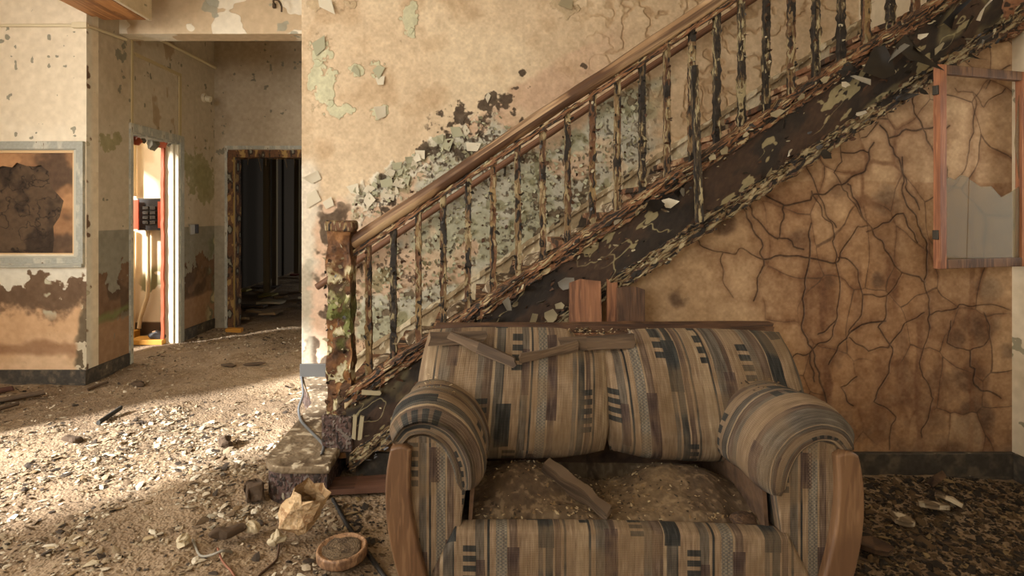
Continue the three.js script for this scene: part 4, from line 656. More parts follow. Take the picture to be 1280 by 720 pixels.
// ------------------------------------------------------------------ the loveseat
const PATTERN = 0.66;                                         // the weave repeats every 66 cm across
const fabricTex = (() => {
  const W = 1024, H = 1024, stripes = new Float32Array(W * 3), base = [134, 110, 82];
  for (let i = 0; i < W; i++) { stripes[i * 3] = base[0]; stripes[i * 3 + 1] = base[1]; stripes[i * 3 + 2] = base[2]; }
  const band = (a, b, c, k = 1) => { for (let i = Math.floor(a * W); i < b * W; i++) for (let q = 0; q < 3; q++) stripes[i * 3 + q] += (c[q] - stripes[i * 3 + q]) * k; };
  const NAVY = [38, 40, 39], GREY = [82, 75, 65], BRN = [80, 62, 50], PALE = [156, 134, 102], MAR = [72, 54, 46];
  band(0.00, 0.05, PALE, 0.7); band(0.055, 0.065, NAVY, 0.85); band(0.085, 0.15, GREY, 0.9); band(0.15, 0.175, BRN, 0.85); band(0.30, 0.335, GREY, 0.7); band(0.335, 0.385, BRN, 0.8); band(0.385, 0.40, PALE, 0.8); band(0.40, 0.445, GREY, 0.95); band(0.445, 0.45, NAVY, 0.8);
  band(0.545, 0.585, GREY, 0.8); band(0.60, 0.61, NAVY, 0.95); band(0.64, 0.69, [96, 92, 84], 0.95); band(0.69, 0.70, PALE, 0.6); band(0.70, 0.735, BRN, 0.7); band(0.83, 0.85, GREY, 0.85); band(0.862, 0.895, NAVY, 0.85); band(0.905, 0.93, BRN, 0.85); band(0.945, 0.955, NAVY, 0.6);
  const blocks = [];                                          // u0, u1, v0, v1, colour
  const ladder = (u, v, w = 0.06, n = 4) => { for (let k = 0; k < n; k++) blocks.push([u, u + w, v + k * 0.045, v + k * 0.045 + 0.028, NAVY]); };
  ladder(0.24, 0.62); ladder(0.49, 0.40); ladder(0.47, 0.80, 0.07, 5); ladder(0.30, 0.06, 0.07, 5); ladder(0.88, 0.10, 0.06, 5); ladder(0.78, 0.72, 0.06, 4); ladder(0.02, 0.70, 0.045, 4);
  blocks.push([0.125, 0.185, 0.42, 0.66, MAR], [0.39, 0.46, 0.58, 0.86, NAVY], [0.55, 0.59, 0.28, 0.5, MAR], [0.69, 0.745, 0.16, 0.56, MAR], [0.42, 0.50, 0.02, 0.24, NAVY], [0.83, 0.90, 0.56, 0.80, NAVY], [0.60, 0.66, 0.82, 0.98, MAR]);
  return fit(texture(W, H, (u, v, o, i, j) => {
    o[0] = stripes[i * 3]; o[1] = stripes[i * 3 + 1]; o[2] = stripes[i * 3 + 2];
    for (let b = 0; b < blocks.length; b++) { const B = blocks[b]; if (u > B[0] && u < B[1] && v > B[2] && v < B[3]) mixc(o, B[4], 0.9); }
    if (u > 0.64 && u < 0.69) { if (((Math.floor(v * 120) + Math.floor(u * 90)) & 1)) mixc(o, [150, 134, 108], 0.5); }
    const rib = Math.sin(u * Math.PI * 2 * 130), th = fbm(u * 120, v * 12, 4, 421), w2 = fbm(u * 16, v * 40, 4, 422), blot = fbm(u * 5, v * 5, 4, 423), c = Math.sin(v * Math.PI * 2 * 180);
    const e = (th - 0.5) * 60 + rib * 5 + c * 5 + (w2 - 0.5) * 14; o[0] += e; o[1] += e; o[2] += e * 0.9; mixc(o, [122, 96, 64], step(0.46, 0.62, blot) * 0.5);
    return 0.5 + rib * 0.14 + c * 0.12 + (th - 0.5) * 0.5;
  }), 0, 0, PATTERN, PATTERN);
})();
const fabric = matOf(fabricTex, 0.95, 0.0025, {});
const dustTex = fit(texture(700, 700, (u, v, o) => { const x = u * 1.4, y = v * 1.4, f = fbm(x * 5, y * 5, 4, 431), g = fbm(x * 22, y * 22, 4, 432), q = fbm(x * 60, y * 60, 4, 433); o[0] = 112; o[1] = 90; o[2] = 62; mixc(o, [88, 68, 46], step(0.45, 0.62, f)); mixc(o, [70, 54, 36], step(0.52, 0.7, g) * 0.4); mixc(o, [144, 120, 88], step(0.58, 0.7, q) * 0.4); o[0] += (q - 0.5) * 40; o[1] += (q - 0.5) * 36; o[2] += (q - 0.5) * 28; return g * 0.5 + q * 0.5; }), 0, 0, 1.4, 1.4);
const dustMat = matOf(dustTex, 0.97, 0.012);
const liningMat = matOf(fit(texture(256, 256, (u, v, o) => { const f = fbm(u * 6, v * 6, 4, 441), q = fbm(u * 40, v * 40, 4, 442); o[0] = 98; o[1] = 70; o[2] = 46; mixc(o, [72, 50, 34], step(0.45, 0.62, f)); o[0] += (q - 0.5) * 24; o[1] += (q - 0.5) * 20; o[2] += (q - 0.5) * 16; return q; }), 0, 0, 0.6, 0.6), 0.9, 0.003);

const sofa = thing('loveseat', 'worn striped two-seat loveseat with wood-trimmed arms and dirt-covered seat', 'sofa');
sofa.position.set(0.415, 0, -1.62); sofa.rotation.y = -2 * Math.PI / 180;
const seatH = (x, z) => {                                     // sunken, dirt-covered seat
  const m = (cx, cz, rx, rz, h) => h * Math.exp(-(((x - cx) / rx) ** 2 + ((z - cz) / rz) ** 2));
  const fall = 0.13 * step(-0.38, -0.54, z);                // sinks away towards the back
  return 0.402 + m(-0.28, -0.29, 0.17, 0.15, 0.068) + m(0.24, -0.30, 0.19, 0.15, 0.072) - m(0.0, -0.33, 0.13, 0.14, 0.03) - m(0.40, -0.12, 0.035, 0.045, 0.04) - fall + (fbm(x * 6 + 3, z * 6, 4, 451) - 0.5) * 0.05 + (fbm(x * 20, z * 20, 4, 452) - 0.5) * 0.012;
};
{
  // base and feet
  part('base', boxUV(box(-0.58, 0.05, -0.10, 0.58, 0.24, -0.84, 0.01)), liningMat, sofa);
  for (const [x, z] of [[-0.56, -0.1], [0.56, -0.1], [-0.56, -0.78], [0.56, -0.78]]) part('foot', new THREE.CylinderGeometry(0.03, 0.022, 0.07, 12).translate(x, 0.033, z), armWood, sofa);
  // front of the seat
  const s = new THREE.Shape(); s.moveTo(-0.60, 0.07); s.lineTo(0.60, 0.07); s.lineTo(0.545, 0.27); s.quadraticCurveTo(0.50, 0.36, 0.482, 0.395); s.quadraticCurveTo(0.0, 0.412, -0.482, 0.395); s.quadraticCurveTo(-0.50, 0.36, -0.545, 0.27); s.closePath();
  const f = new THREE.ExtrudeGeometry(s, { depth: 0.015, bevelEnabled: true, bevelSize: 0.016, bevelThickness: 0.028, bevelSegments: 4, curveSegments: 16 }); f.translate(0, 0, -0.05); planarUV(f, (x, y, z) => [x + 0.13, y - z]);
  part('seat_front', f, fabric, sofa);
  // seat
  const nx = 90, nz = 60, g = new THREE.PlaneGeometry(1.06, 0.62, nx, nz); g.rotateX(-Math.PI / 2); g.translate(0, 0, -0.36); const p = g.attributes.position;
  for (let i = 0; i < p.count; i++) { const x = p.getX(i), z = p.getZ(i), e = step(0.0, 0.06, Math.min(-0.05 - z, z + 0.67)) * step(0.53, 0.47, Math.abs(x)); p.setY(i, seatH(x, z) * e + 0.33 * (1 - e)); }
  planarUV(g, (x, y, z) => [x, z]); g.computeVertexNormals(); part('seat_cushion', g, dustMat, sofa);
}
function armPad(sx) {                                         // padded roll draped over an arm: a curved slab swept front to back
  const c = new THREE.CatmullRomCurve3([V(-0.676, 0.66, 0), V(-0.635, 0.708, 0), V(-0.57, 0.718, 0), V(-0.505, 0.682, 0), V(-0.463, 0.605, 0), V(-0.452, 0.52, 0)]);
  const M = 22, N = 34, half = 0.06, ring = [], pos = [], uv = [], idx = [];
  for (let k = 0; k <= M; k++) { const t = k / M, q = c.getPoint(t), d = c.getTangent(t), e = half * (0.55 + 0.45 * Math.sqrt(Math.max(0, 1 - Math.pow(Math.abs(2 * t - 1), 5)))); ring.push([q.x, q.y, -d.y, d.x, e * (0.85 + 0.3 * t), t]); }
  const R = 2 * (M + 1), len = c.getLength();
  for (let n = 0; n <= N; n++) {
    const t = n / N, z = -0.005 - 0.50 * t - 0.02 * Math.sin(t * 9), end = Math.pow(Math.max(0.02, 1 - Math.pow(Math.abs(2 * t - 1), 7)), 0.5);
    const lift = -0.02 * t + 0.012 * Math.sin(t * 5.5);
    for (let k = 0; k < R; k++) {
      const outer = k <= M, q = ring[outer ? k : R - 1 - k], s = outer ? 1 : -1, wr = (fbm(z * 7, q[5] * 2.2 + sx, 4, 461) - 0.5) * 0.022 + (fbm(z * 22, q[5] * 5 + sx, 4, 462) - 0.5) * 0.008;
      const off = s * q[4] * (0.25 + 0.75 * end) + (outer ? wr : 0), shrink = 1 - 0.05 * (1 - end);
      const ex = q[0] + q[2] * off, ey = q[1] + q[3] * off + lift;
      const zz = z + (outer ? 0 : 0) + (t < 0.03 ? -0.012 * Math.abs(2 * q[5] - 1) : 0);
      pos.push(sx * (-0.56 + (ex + 0.56) * shrink), 0.6 + (ey - 0.6) * shrink, zz); uv.push(-z * 0.95 + (sx > 0 ? 0.21 : 0.05) + (outer ? 0 : 0.2), q[5] * len);
    }
  }
  for (let n = 0; n < N; n++) for (let k = 0; k < R; k++) { const a = n * R + k, b = n * R + (k + 1) % R, d = a + R, e = b + R; sx > 0 ? idx.push(a, d, b, b, d, e) : idx.push(a, b, d, b, e, d); }
  for (const n of [0, N]) for (let k = 0; k < M; k++) { const a = n * R + k, b = a + 1, d = n * R + R - 1 - k, e = d - 1; idx.push(a, d, b, b, d, e); }
  const g = new THREE.BufferGeometry(); g.setAttribute('position', new THREE.Float32BufferAttribute(pos, 3)); g.setAttribute('uv', new THREE.Float32BufferAttribute(uv, 2)); g.setIndex(idx); g.computeVertexNormals(); return g;
}
for (const sx of [1, -1]) {                                   // 1: the arm whose outline was measured (x < 0); -1: its mirror
  const m = (pts) => pts.map(([x, y]) => [x * sx, y]);
  const arm = new THREE.Group(); arm.name = 'arm'; sofa.add(arm);
  const body = shapeOf(m([[-0.59, 0.07], [-0.645, 0.30], [-0.668, 0.46], [-0.66, 0.58], [-0.63, 0.665], [-0.55, 0.69], [-0.48, 0.63], [-0.465, 0.52], [-0.48, 0.41], [-0.535, 0.27], [-0.555, 0.07]]));
  const g = new THREE.ExtrudeGeometry(body, { depth: 0.70, bevelEnabled: true, bevelSize: 0.006, bevelThickness: 0.008, bevelSegments: 2 }); g.translate(0, 0, -0.735);
  { const n = g.attributes.normal, p = g.attributes.position, uv = new Float32Array(p.count * 2); for (let i = 0; i < p.count; i++) { uv[2 * i] = Math.abs(n.getZ(i)) > 0.5 ? p.getX(i) * 1.2 + 0.42 : p.getZ(i); uv[2 * i + 1] = p.getY(i); } g.setAttribute('uv', new THREE.BufferAttribute(uv, 2)); }
  part('arm_body', g, fabric, arm);
  const inner = new THREE.ExtrudeGeometry(shapeOf(m([[-0.46, 0.30], [-0.45, 0.30], [-0.432, 0.55], [-0.445, 0.55]])), { depth: 0.56, bevelEnabled: false }); inner.translate(0, 0, -0.62); part('inner_panel', boxUV(inner), liningMat, arm);
  // bowed wooden trim down the front edge
  const w = new THREE.Shape(), P = sx > 0 ? (x, y) => [x, y] : (x, y) => [-x, y];
w.moveTo(...P(-0.676, 0.645)); w.bezierCurveTo(...P(-0.700, 0.55), ...P(-0.698, 0.42), ...P(-0.655, 0.28)); w.quadraticCurveTo(...P(-0.62, 0.17), ...P(-0.57, 0.06)); w.lineTo(...P(-0.515, 0.06)); w.quadraticCurveTo(...P(-0.555, 0.17), ...P(-0.586, 0.28)); w.bezierCurveTo(...P(-0.626, 0.42), ...P(-0.640, 0.52), ...P(-0.628, 0.645)); w.quadraticCurveTo(...P(-0.65, 0.662), ...P(-0.676, 0.645));
  const wg = new THREE.ExtrudeGeometry(w, { depth: 0.035, bevelEnabled: true, bevelSize: 0.008, bevelThickness: 0.012, bevelSegments: 4, curveSegments: 18 }); wg.translate(0, 0, -0.045); planarUV(wg, (x, y, z) => [x + z, y]); part('wood_trim', wg, armWood, arm);
  part('arm_pad', armPad(sx), fabric, arm);
}
{ // back
  part('back_frame', boxUV(box(-0.62, 0.1, -0.66, 0.72, 0.83, -0.78, 0.02)), liningMat, sofa);
  const rail = plankGeo(V(-0.63, 0.868, -0.70), V(0.76, 0.885, -0.70), 0.035, 0.05, V(0, 1, 0), 0.003, 7); part('back_rail', rail, darkWood, sofa);
  function backCushion(cx, w, off, s, skew) {
    const nx = 48, ny = 44, pos = [], uv = [], idx = [], H = 0.215;
    for (const side of [1, -1]) for (let j = 0; j <= ny; j++) for (let i = 0; i <= nx; i++) {
      const a = i / nx * 2 - 1, b = j / ny * 2 - 1, A = Math.sign(a) * Math.pow(Math.abs(a), 0.8), B = Math.sign(b) * Math.pow(Math.abs(b), 0.8);
      const prof = Math.pow(Math.max(0, 1 - Math.pow(Math.abs(A), 5)), 0.5) * Math.pow(Math.max(0, 1 - Math.pow(Math.abs(B), 4)), 0.5);
      const pinch = Math.exp(-(((a - skew) / 0.16) ** 2)) * step(0.5, 1.0, b);          // gathered, torn top near the middle seam
      let x = A * w * (1 - 0.05 * b * b), y = B * H * (1 - 0.05 * a * a) - pinch * 0.045 - 0.012 * Math.cos(a * 2) * (b > 0 ? 0 : 1), z = side * prof * (side > 0 ? 0.105 : 0.05) * (1 - 0.45 * pinch);
      if (side > 0) z += ((fbm(a * 3 + s, b * 1.2, 4, 471) - 0.5) * 0.05 + (fbm(a * 9 + s, b * 3, 4, 472) - 0.5) * 0.014) * prof;
      // belly forward at the bottom, top laid back
      const t = (y + H) / (2 * H), zz = z - 0.17 * t * t - 0.02;
      pos.push(cx + x + (t - 0.5) * (cx < 0.05 ? 0.035 : -0.02), 0.685 + y, -0.385 + zz); uv.push(x + off, y + s * 0.17 + (side > 0 ? 0 : 0.2));
    }
    const R = nx + 1, S = R * (ny + 1);
    for (let side = 0; side < 2; side++) for (let j = 0; j < ny; j++) for (let i = 0; i < nx; i++) { const a = side * S + j * R + i, b = a + 1, c = a + R, d = c + 1; side ? idx.push(a, c, b, b, c, d) : idx.push(a, b, c, b, d, c); }
    const g = new THREE.BufferGeometry(); g.setAttribute('position', new THREE.Float32BufferAttribute(pos, 3)); g.setAttribute('uv', new THREE.Float32BufferAttribute(uv, 2)); g.setIndex(idx); g.computeVertexNormals(); return g;
  }
  part('back_cushion', backCushion(-0.305, 0.365, 0.34, 1, 0.75), fabric, sofa);
  part('back_cushion', backCushion(0.392, 0.372, 0.02, 2, -0.8), fabric, sofa);
}
const sofaPoint = (x, y, z) => sofa.localToWorld(V(x, y, z)); sofa.updateMatrixWorld(true);
// splintered wood and stuffing lying on it
single('broken_board', plankGeo(at(536, 424, 2.09), at(606, 423, 2.09), 0.05, 0.016, V(0, 1, 0), 0.004, 1), greyWood, 'short squared board end lying on the left corner of the sofa back', 'board');
single('broken_board', plankGeo(at(564, 419, 2.07), at(645, 453, 1.985), 0.04, 0.012, V(0, 1, 0), 0.006, 2), greyWood, 'pointed split board sloping down across the top of the left back cushion', 'board');
single('broken_board', plankGeo(at(650, 450, 2.0), at(722, 431, 2.07), 0.035, 0.012, V(0, 1, 0), 0.007, 3), greyWood, 'thin curved splinter of board resting on the middle of the sofa back', 'board');
single('broken_board', plankGeo(at(700, 431, 2.085), at(793, 426, 2.085), 0.052, 0.016, V(0, 1, 0), 0.003, 4), greyWood, 'flat square-ended board across the join of the two back cushions', 'board');
single('wooden_rod', plankGeo(at(600, 427, 2.16), at(966, 411, 2.2), 0.02, 0.02, V(0, 1, 0), 0.004, 5), darkWood, 'long dark wooden batten lying along the top of the sofa back', 'rod');
{ // a split log on the seat
  const a = sofaPoint(-0.20, seatH(-0.2, -0.26) + 0.022, -0.26), b = sofaPoint(-0.015, seatH(-0.015, -0.10) + 0.022, -0.105);
  const g = plankGeo(a, b, 0.055, 0.03, V(0, 1, 0.5).normalize(), 0.012, 15); rough(g, 0.016, 26); single('wood_chunk', g, greyWood, 'split chunk of wood lying on the dirty sofa seat', 'wood');
}
single('wood_chunk', rough(new THREE.IcosahedronGeometry(0.036, 2).scale(1.2, 0.8, 1).translate(...sofaPoint(0.40, seatH(0.40, -0.12) + 0.02, -0.11).toArray()), 0.02, 30), liningMat, 'rounded brown lump in the hollow of the sofa seat by the arm with pale specks', 'lump');
// boards leaning behind it
{
  single('leaning_plank', plankGeo(at(733, 425, 2.52).setY(0.005), at(731, 350.5, 2.73), 0.155, 0.02, V(1, 0, 0), 0.001, 6), redWood, 'upright orange-brown plank leaning on the stair string behind the sofa', 'plank');
  single('leaning_plank', plankGeo(at(792, 425, 2.58).setY(0.005), at(788, 359, 2.72), 0.135, 0.02, V(1, 0, 0), 0.001, 8), darkWood, 'darker brown plank with a pale edge leaning on the cracked wall behind the sofa', 'plank');
  single('leaning_plank', plankGeo(at(762, 425, 2.60).setY(0.005), at(765, 352, 2.74), 0.05, 0.02, V(1, 0, 0), 0.001, 9), redWood, 'narrow plank wedged between two wider planks behind the sofa', 'plank');
}
console.log('sofa');

// ------------------------------------------------------------------ litter
const chipMats = ['#bdb094', '#a08d6c', '#7c6648', '#4a3a2a', '#cbc2ae', '#9a9382'].map((c) => plain(c, 0.92));
{
  reseed(81);
  const geos = [0, 1, 2, 3, 4].map(chipGeo), M = new THREE.Matrix4(), q = new THREE.Quaternion(), E = new THREE.Euler(), S = V(1, 1, 1), col = new THREE.Color();
  const inRoom = (x, z) => { const d = -z; if (x < -4.25 || x > 2.74 || d < 0.6) return false; if (d > D_BLOCK - 0.03 && x < X_CORNER + 0.03) return false; if (x > X_END - 0.02 && d > D_STAIR) return false; if (x > -0.8 && d > 2.82) return false; if (x > -1.04 && x < -0.7 && d > 2.58) return false; if (x > -1.32 && d > 3.45) return false; return d < 6.5; };
  const density = (x, z) => { const d = -z, sandy = step(0.46, 0.56, fbm(x * 1.3, z * 1.3, 4, 511) * 0.6 + fbm(x * 5, z * 5, 4, 512) * 0.4 + 0.075 * step(1.5, 0.5, hyp((x + 1.7) * 0.8, d - 2.75))); let k = 0.10 + 0.9 * sandy; if (d > 3.3 + (x + 3) * 0.75 && x < -1.2) k *= 0.22; if (x > 0.9 && d > 1.5 + (fbm(z * 2, x * 2, 4, 514) - 0.5)) k = 1; return k; };
  const counts = [10500, 10500, 10500, 10500, 10500];
  const litter = new THREE.Group(); litter.name = 'floor_litter'; litter.userData = { kind: 'stuff', label: 'fine crumbs and flakes of plaster strewn over the floor', category: 'debris' }; scene.add(litter);
  counts.push(9000); [...geos, geos[2]].forEach((g, n) => {
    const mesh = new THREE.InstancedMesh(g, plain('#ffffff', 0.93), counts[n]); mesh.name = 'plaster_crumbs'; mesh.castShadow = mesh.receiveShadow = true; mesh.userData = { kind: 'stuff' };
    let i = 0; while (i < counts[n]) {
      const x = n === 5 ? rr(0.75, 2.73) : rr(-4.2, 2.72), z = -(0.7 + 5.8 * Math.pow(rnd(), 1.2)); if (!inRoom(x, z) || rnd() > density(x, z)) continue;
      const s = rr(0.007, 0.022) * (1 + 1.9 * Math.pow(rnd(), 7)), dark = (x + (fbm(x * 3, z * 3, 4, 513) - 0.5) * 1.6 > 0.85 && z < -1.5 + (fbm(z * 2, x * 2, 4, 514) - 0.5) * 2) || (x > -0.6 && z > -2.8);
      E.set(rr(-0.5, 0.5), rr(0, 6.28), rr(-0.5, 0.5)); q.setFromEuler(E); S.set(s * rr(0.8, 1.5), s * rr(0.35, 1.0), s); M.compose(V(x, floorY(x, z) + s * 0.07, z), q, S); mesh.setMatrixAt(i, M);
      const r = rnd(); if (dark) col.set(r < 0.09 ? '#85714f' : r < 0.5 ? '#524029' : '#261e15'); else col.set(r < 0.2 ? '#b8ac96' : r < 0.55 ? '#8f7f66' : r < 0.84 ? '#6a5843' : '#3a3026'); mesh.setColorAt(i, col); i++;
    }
    litter.add(mesh);
  });
  // larger pieces, one by one
  const bigGeo = [11, 12, 13, 14].map(chipGeo);
  const put = (name, label, group, category, n, where, size, mats) => { let i = 0, guard = 0; while (i < n && guard++ < 9000) { const [x, z] = where(); if (!inRoom(x, z) || rnd() > density(x, z)) continue; const o = single(name, pick(bigGeo), pick(mats), label, category, group), s = rr(...size); o.scale.set(s * rr(0.9, 1.7), s * rr(0.5, 1), s); o.rotation.set(rr(-0.25, 0.25), rr(0, 6.28), rr(-0.25, 0.25)); o.position.set(x, floorY(x, z) + s * 0.08, z); i++; } };
  put('plaster_chip', 'pale plaster chip among the litter on the floor before the stairs', 'plaster chips before the stairs', 'debris', 150, () => [rr(-2.6, -0.55), -rr(1.95, 3.6)], [0.022, 0.05], [chipMats[0], chipMats[1], chipMats[4], chipMats[2], chipMats[5]]);
  put('dark_chip', 'dark scrap among the brown litter between the sofa and the black baseboard', 'dark scraps beside the sofa', 'debris', 70, () => [rr(1.15, 2.7), -rr(1.9, 2.8)], [0.025, 0.055], [chipMats[3], chipMats[2], chipMats[3]]);
  // dirt and crumbs on the sofa
  const sm = new THREE.InstancedMesh(geos[1], plain('#ffffff', 0.93), 1200); sm.name = 'sofa_crumbs'; sm.castShadow = sm.receiveShadow = true; sm.userData = { kind: 'stuff', label: 'crumbs of plaster and dirt scattered over the sofa seat and cushions', category: 'debris' };
  for (let i = 0; i < 1200; i++) {
    let x, y, z, s = rr(0.004, 0.012), w = rnd();
    if (w < 0.7) { do { x = rr(-0.44, 0.44); z = -rr(0.08, 0.6); } while (rnd() > 0.25 + 0.75 * Math.max(Math.exp(-((x / 0.2) ** 2)), step(-0.2, -0.08, z))); y = seatH(x, z) + s * 0.1; } else if (w < 0.9) { x = rr(-0.3, 0.45); x = x * Math.abs(x) * 1.6 + 0.0; z = -rr(0.58, 0.68); y = 0.872 + rr(-0.004, 0.008) - Math.max(0, 0.64 + z) * 0.35; } else { const sx = rnd() < 0.35 ? -1 : 1; x = sx * rr(0.5, 0.64); z = -rr(0.1, 0.45); y = 0.776 - 2.2 * (Math.abs(x) - 0.58) ** 2 - 0.012; }
    const p = sofaPoint(x, y, z); E.set(rr(-0.6, 0.6), rr(0, 6.28), rr(-0.6, 0.6)); q.setFromEuler(E); S.set(s * rr(1, 2), s, s); M.compose(p, q, S); sm.setMatrixAt(i, M);
    const r = rnd(); col.set(r < 0.25 ? '#b3a281' : r < 0.65 ? '#7a6344' : '#3a2f22'); sm.setColorAt(i, col);
  }
  scene.add(sm);
}
// slabs of plaster on the right
{
  const slab = (px, py, w, d, s, label, m, tip = 0.2) => { const g = rough(new THREE.CylinderGeometry(w / 2, w / 2 * 0.95, 0.02, 7, 1).scale(1, 1, d / w), 0.03, 14, s); boxUV(g); g.rotateX(tip); g.rotateY(s); const q = onFloor(px, py); g.translate(q.x, 0.022 + Math.abs(tip) * d * 0.3, q.z); single('plaster_slab', g, m, label, 'debris'); };
  slab(1092, 690, 0.16, 0.12, 1, 'flat dusty plaster slab on the litter right beside the sofa arm', liningMat, 0.06);
  slab(1188, 638, 0.10, 0.12, 2, 'pair-sided tan plaster slab propped up in the litter near the cracked wall', concreteMat, 0.6);
  slab(1166, 638, 0.12, 0.10, 3, 'low tan plaster slab lying against a propped one near the cracked wall', concreteMat, 0.2);
  slab(1172, 612, 0.09, 0.11, 4, 'upright brown plaster slab close to the black baseboard', liningMat, 0.9);
  slab(1128, 655, 0.09, 0.06, 5, 'small pale plaster slab lying flat in the litter beside the sofa', concreteMat, 0.05);
}
// crumpled paper bag
{
  const pos = [], idx = [], NR = 13, NH = 8, prof = [[0.0, 0.0], [0.055, 0.0], [0.078, 0.03], [0.084, 0.075], [0.08, 0.12], [0.074, 0.155], [0.07, 0.185], [0.074, 0.205]];
  for (const wall of [0, 1]) for (let j = 0; j < NH; j++) for (let i = 0; i < NR; i++) { const a = i / NR * 6.283, r = Math.max(0.001, prof[j][0] - wall * 0.002) * (0.80 + 0.42 * hash(i, j, 8)), e = j === 0 ? 0 : (hash(i, j, 9) - 0.5) * 0.034 * (j === NH - 1 ? 1.6 : 1); pos.push(Math.cos(a) * r * 1.05, prof[j][1] + e + wall * 0.001, Math.sin(a) * r * 0.72); }
  for (const wall of [0, 1]) for (let j = 0; j < NH - 1; j++) for (let i = 0; i < NR; i++) { const o = wall * NR * NH, a = o + j * NR + i, b = o + j * NR + (i + 1) % NR; idx.push(a, a + NR, b, b, a + NR, b + NR); }
  const g = new THREE.BufferGeometry(); g.setAttribute('position', new THREE.Float32BufferAttribute(pos, 3)); g.setIndex(idx);
  g.translate(0, -0.09, 0); g.scale(0.86, 0.98, 0.9); g.rotateZ(-0.42); g.rotateX(0.4); g.rotateY(0.2); const n = g.toNonIndexed(); n.computeVertexNormals(); boxUV(n);
  const q = onFloor(374, 676); n.computeBoundingBox(); n.translate(q.x, 0.004 - n.boundingBox.min.y, q.z - 0.02);
  const t = matOf(fit(texture(256, 256, (u, v, o) => { const f = fbm(u * 6, v * 6, 4, 521), c = fbm(u * 22, v * 22, 4, 522); o[0] = 204; o[1] = 168; o[2] = 118; mixc(o, [168, 126, 80], step(0.46, 0.6, f)); mixc(o, [228, 200, 156], step(0.56, 0.66, c) * 0.6); return c; }), 0, 0, 0.25, 0.25), 0.8, 0.006);
  single('paper_bag', n, t, 'crumpled tan paper bag lying open on the floor by the bottom step', 'bag');
}
// round wooden disc with dirt on it
{
  const q = onFloor(428, 702), t = thing('round_disc', 'round wooden disc heaped with dirt on the floor beside the sofa', 'disc'); t.position.set(q.x, 0.018, q.z); t.rotation.z = 0.05;
  part('disc', new THREE.LatheGeometry([[0, 0.0], [0.09, 0.0], [0.097, 0.008], [0.098, 0.034], [0.094, 0.042], [0.086, 0.042], [0.082, 0.034], [0, 0.032]].map(([a, b]) => new THREE.Vector2(a, b)), 40), wornWood, t);
  part('dirt', rough(new THREE.SphereGeometry(0.078, 20, 10).scale(1, 0.16, 1).translate(0, 0.033, 0), 0.014, 40), dustMat, t);
}
// plank at the step
single('floor_plank', (() => { const a = onFloor(390, 617).setY(0.03), b = onFloor(560, 608).setY(0.03); const g = plankGeo(a, b, 0.13, 0.025, V(0, 0, 1), 0.003, 12); return g; })(), matOf(woodTex([112, 74, 56], [78, 50, 38], [140, 98, 76], 531), 0.6, 0.002), 'reddish plank lying on the floor from the bottom step to the sofa', 'plank');
// cables
const cable = (name, label, pts, r, m) => single(name, tube(pts.map(([a, b, h = 0]) => { const q = onFloor(a, b); q.y = floorY(q.x, q.z) + r + h; return q; }), r, 50, 6), m, label, 'cable');
cable('power_cable', 'straight black cable running under the sofa past the round disc', [[416, 628], [434, 655], [458, 690], [484, 728]], 0.009, plain('#1d1a18', 0.6));
cable('wire', 'short grey bent wire on the litter left of the paper bag', [[241, 674], [250, 690], [264, 698, 0.02], [278, 696, 0.03], [290, 688]], 0.005, plain('#8f8b80', 0.5));
cable('wire', 'reddish wire poking out of the litter below the grey wire', [[272, 688, 0.02], [278, 705, 0.02], [290, 718], [296, 730]], 0.004, plain('#8a5a44', 0.6));
cable('wire', 'thin dark wire looping on the floor between the bag and the disc', [[349, 682, 0.02], [346, 697], [338, 708], [326, 718], [318, 728]], 0.005, plain('#4a3527', 0.6));
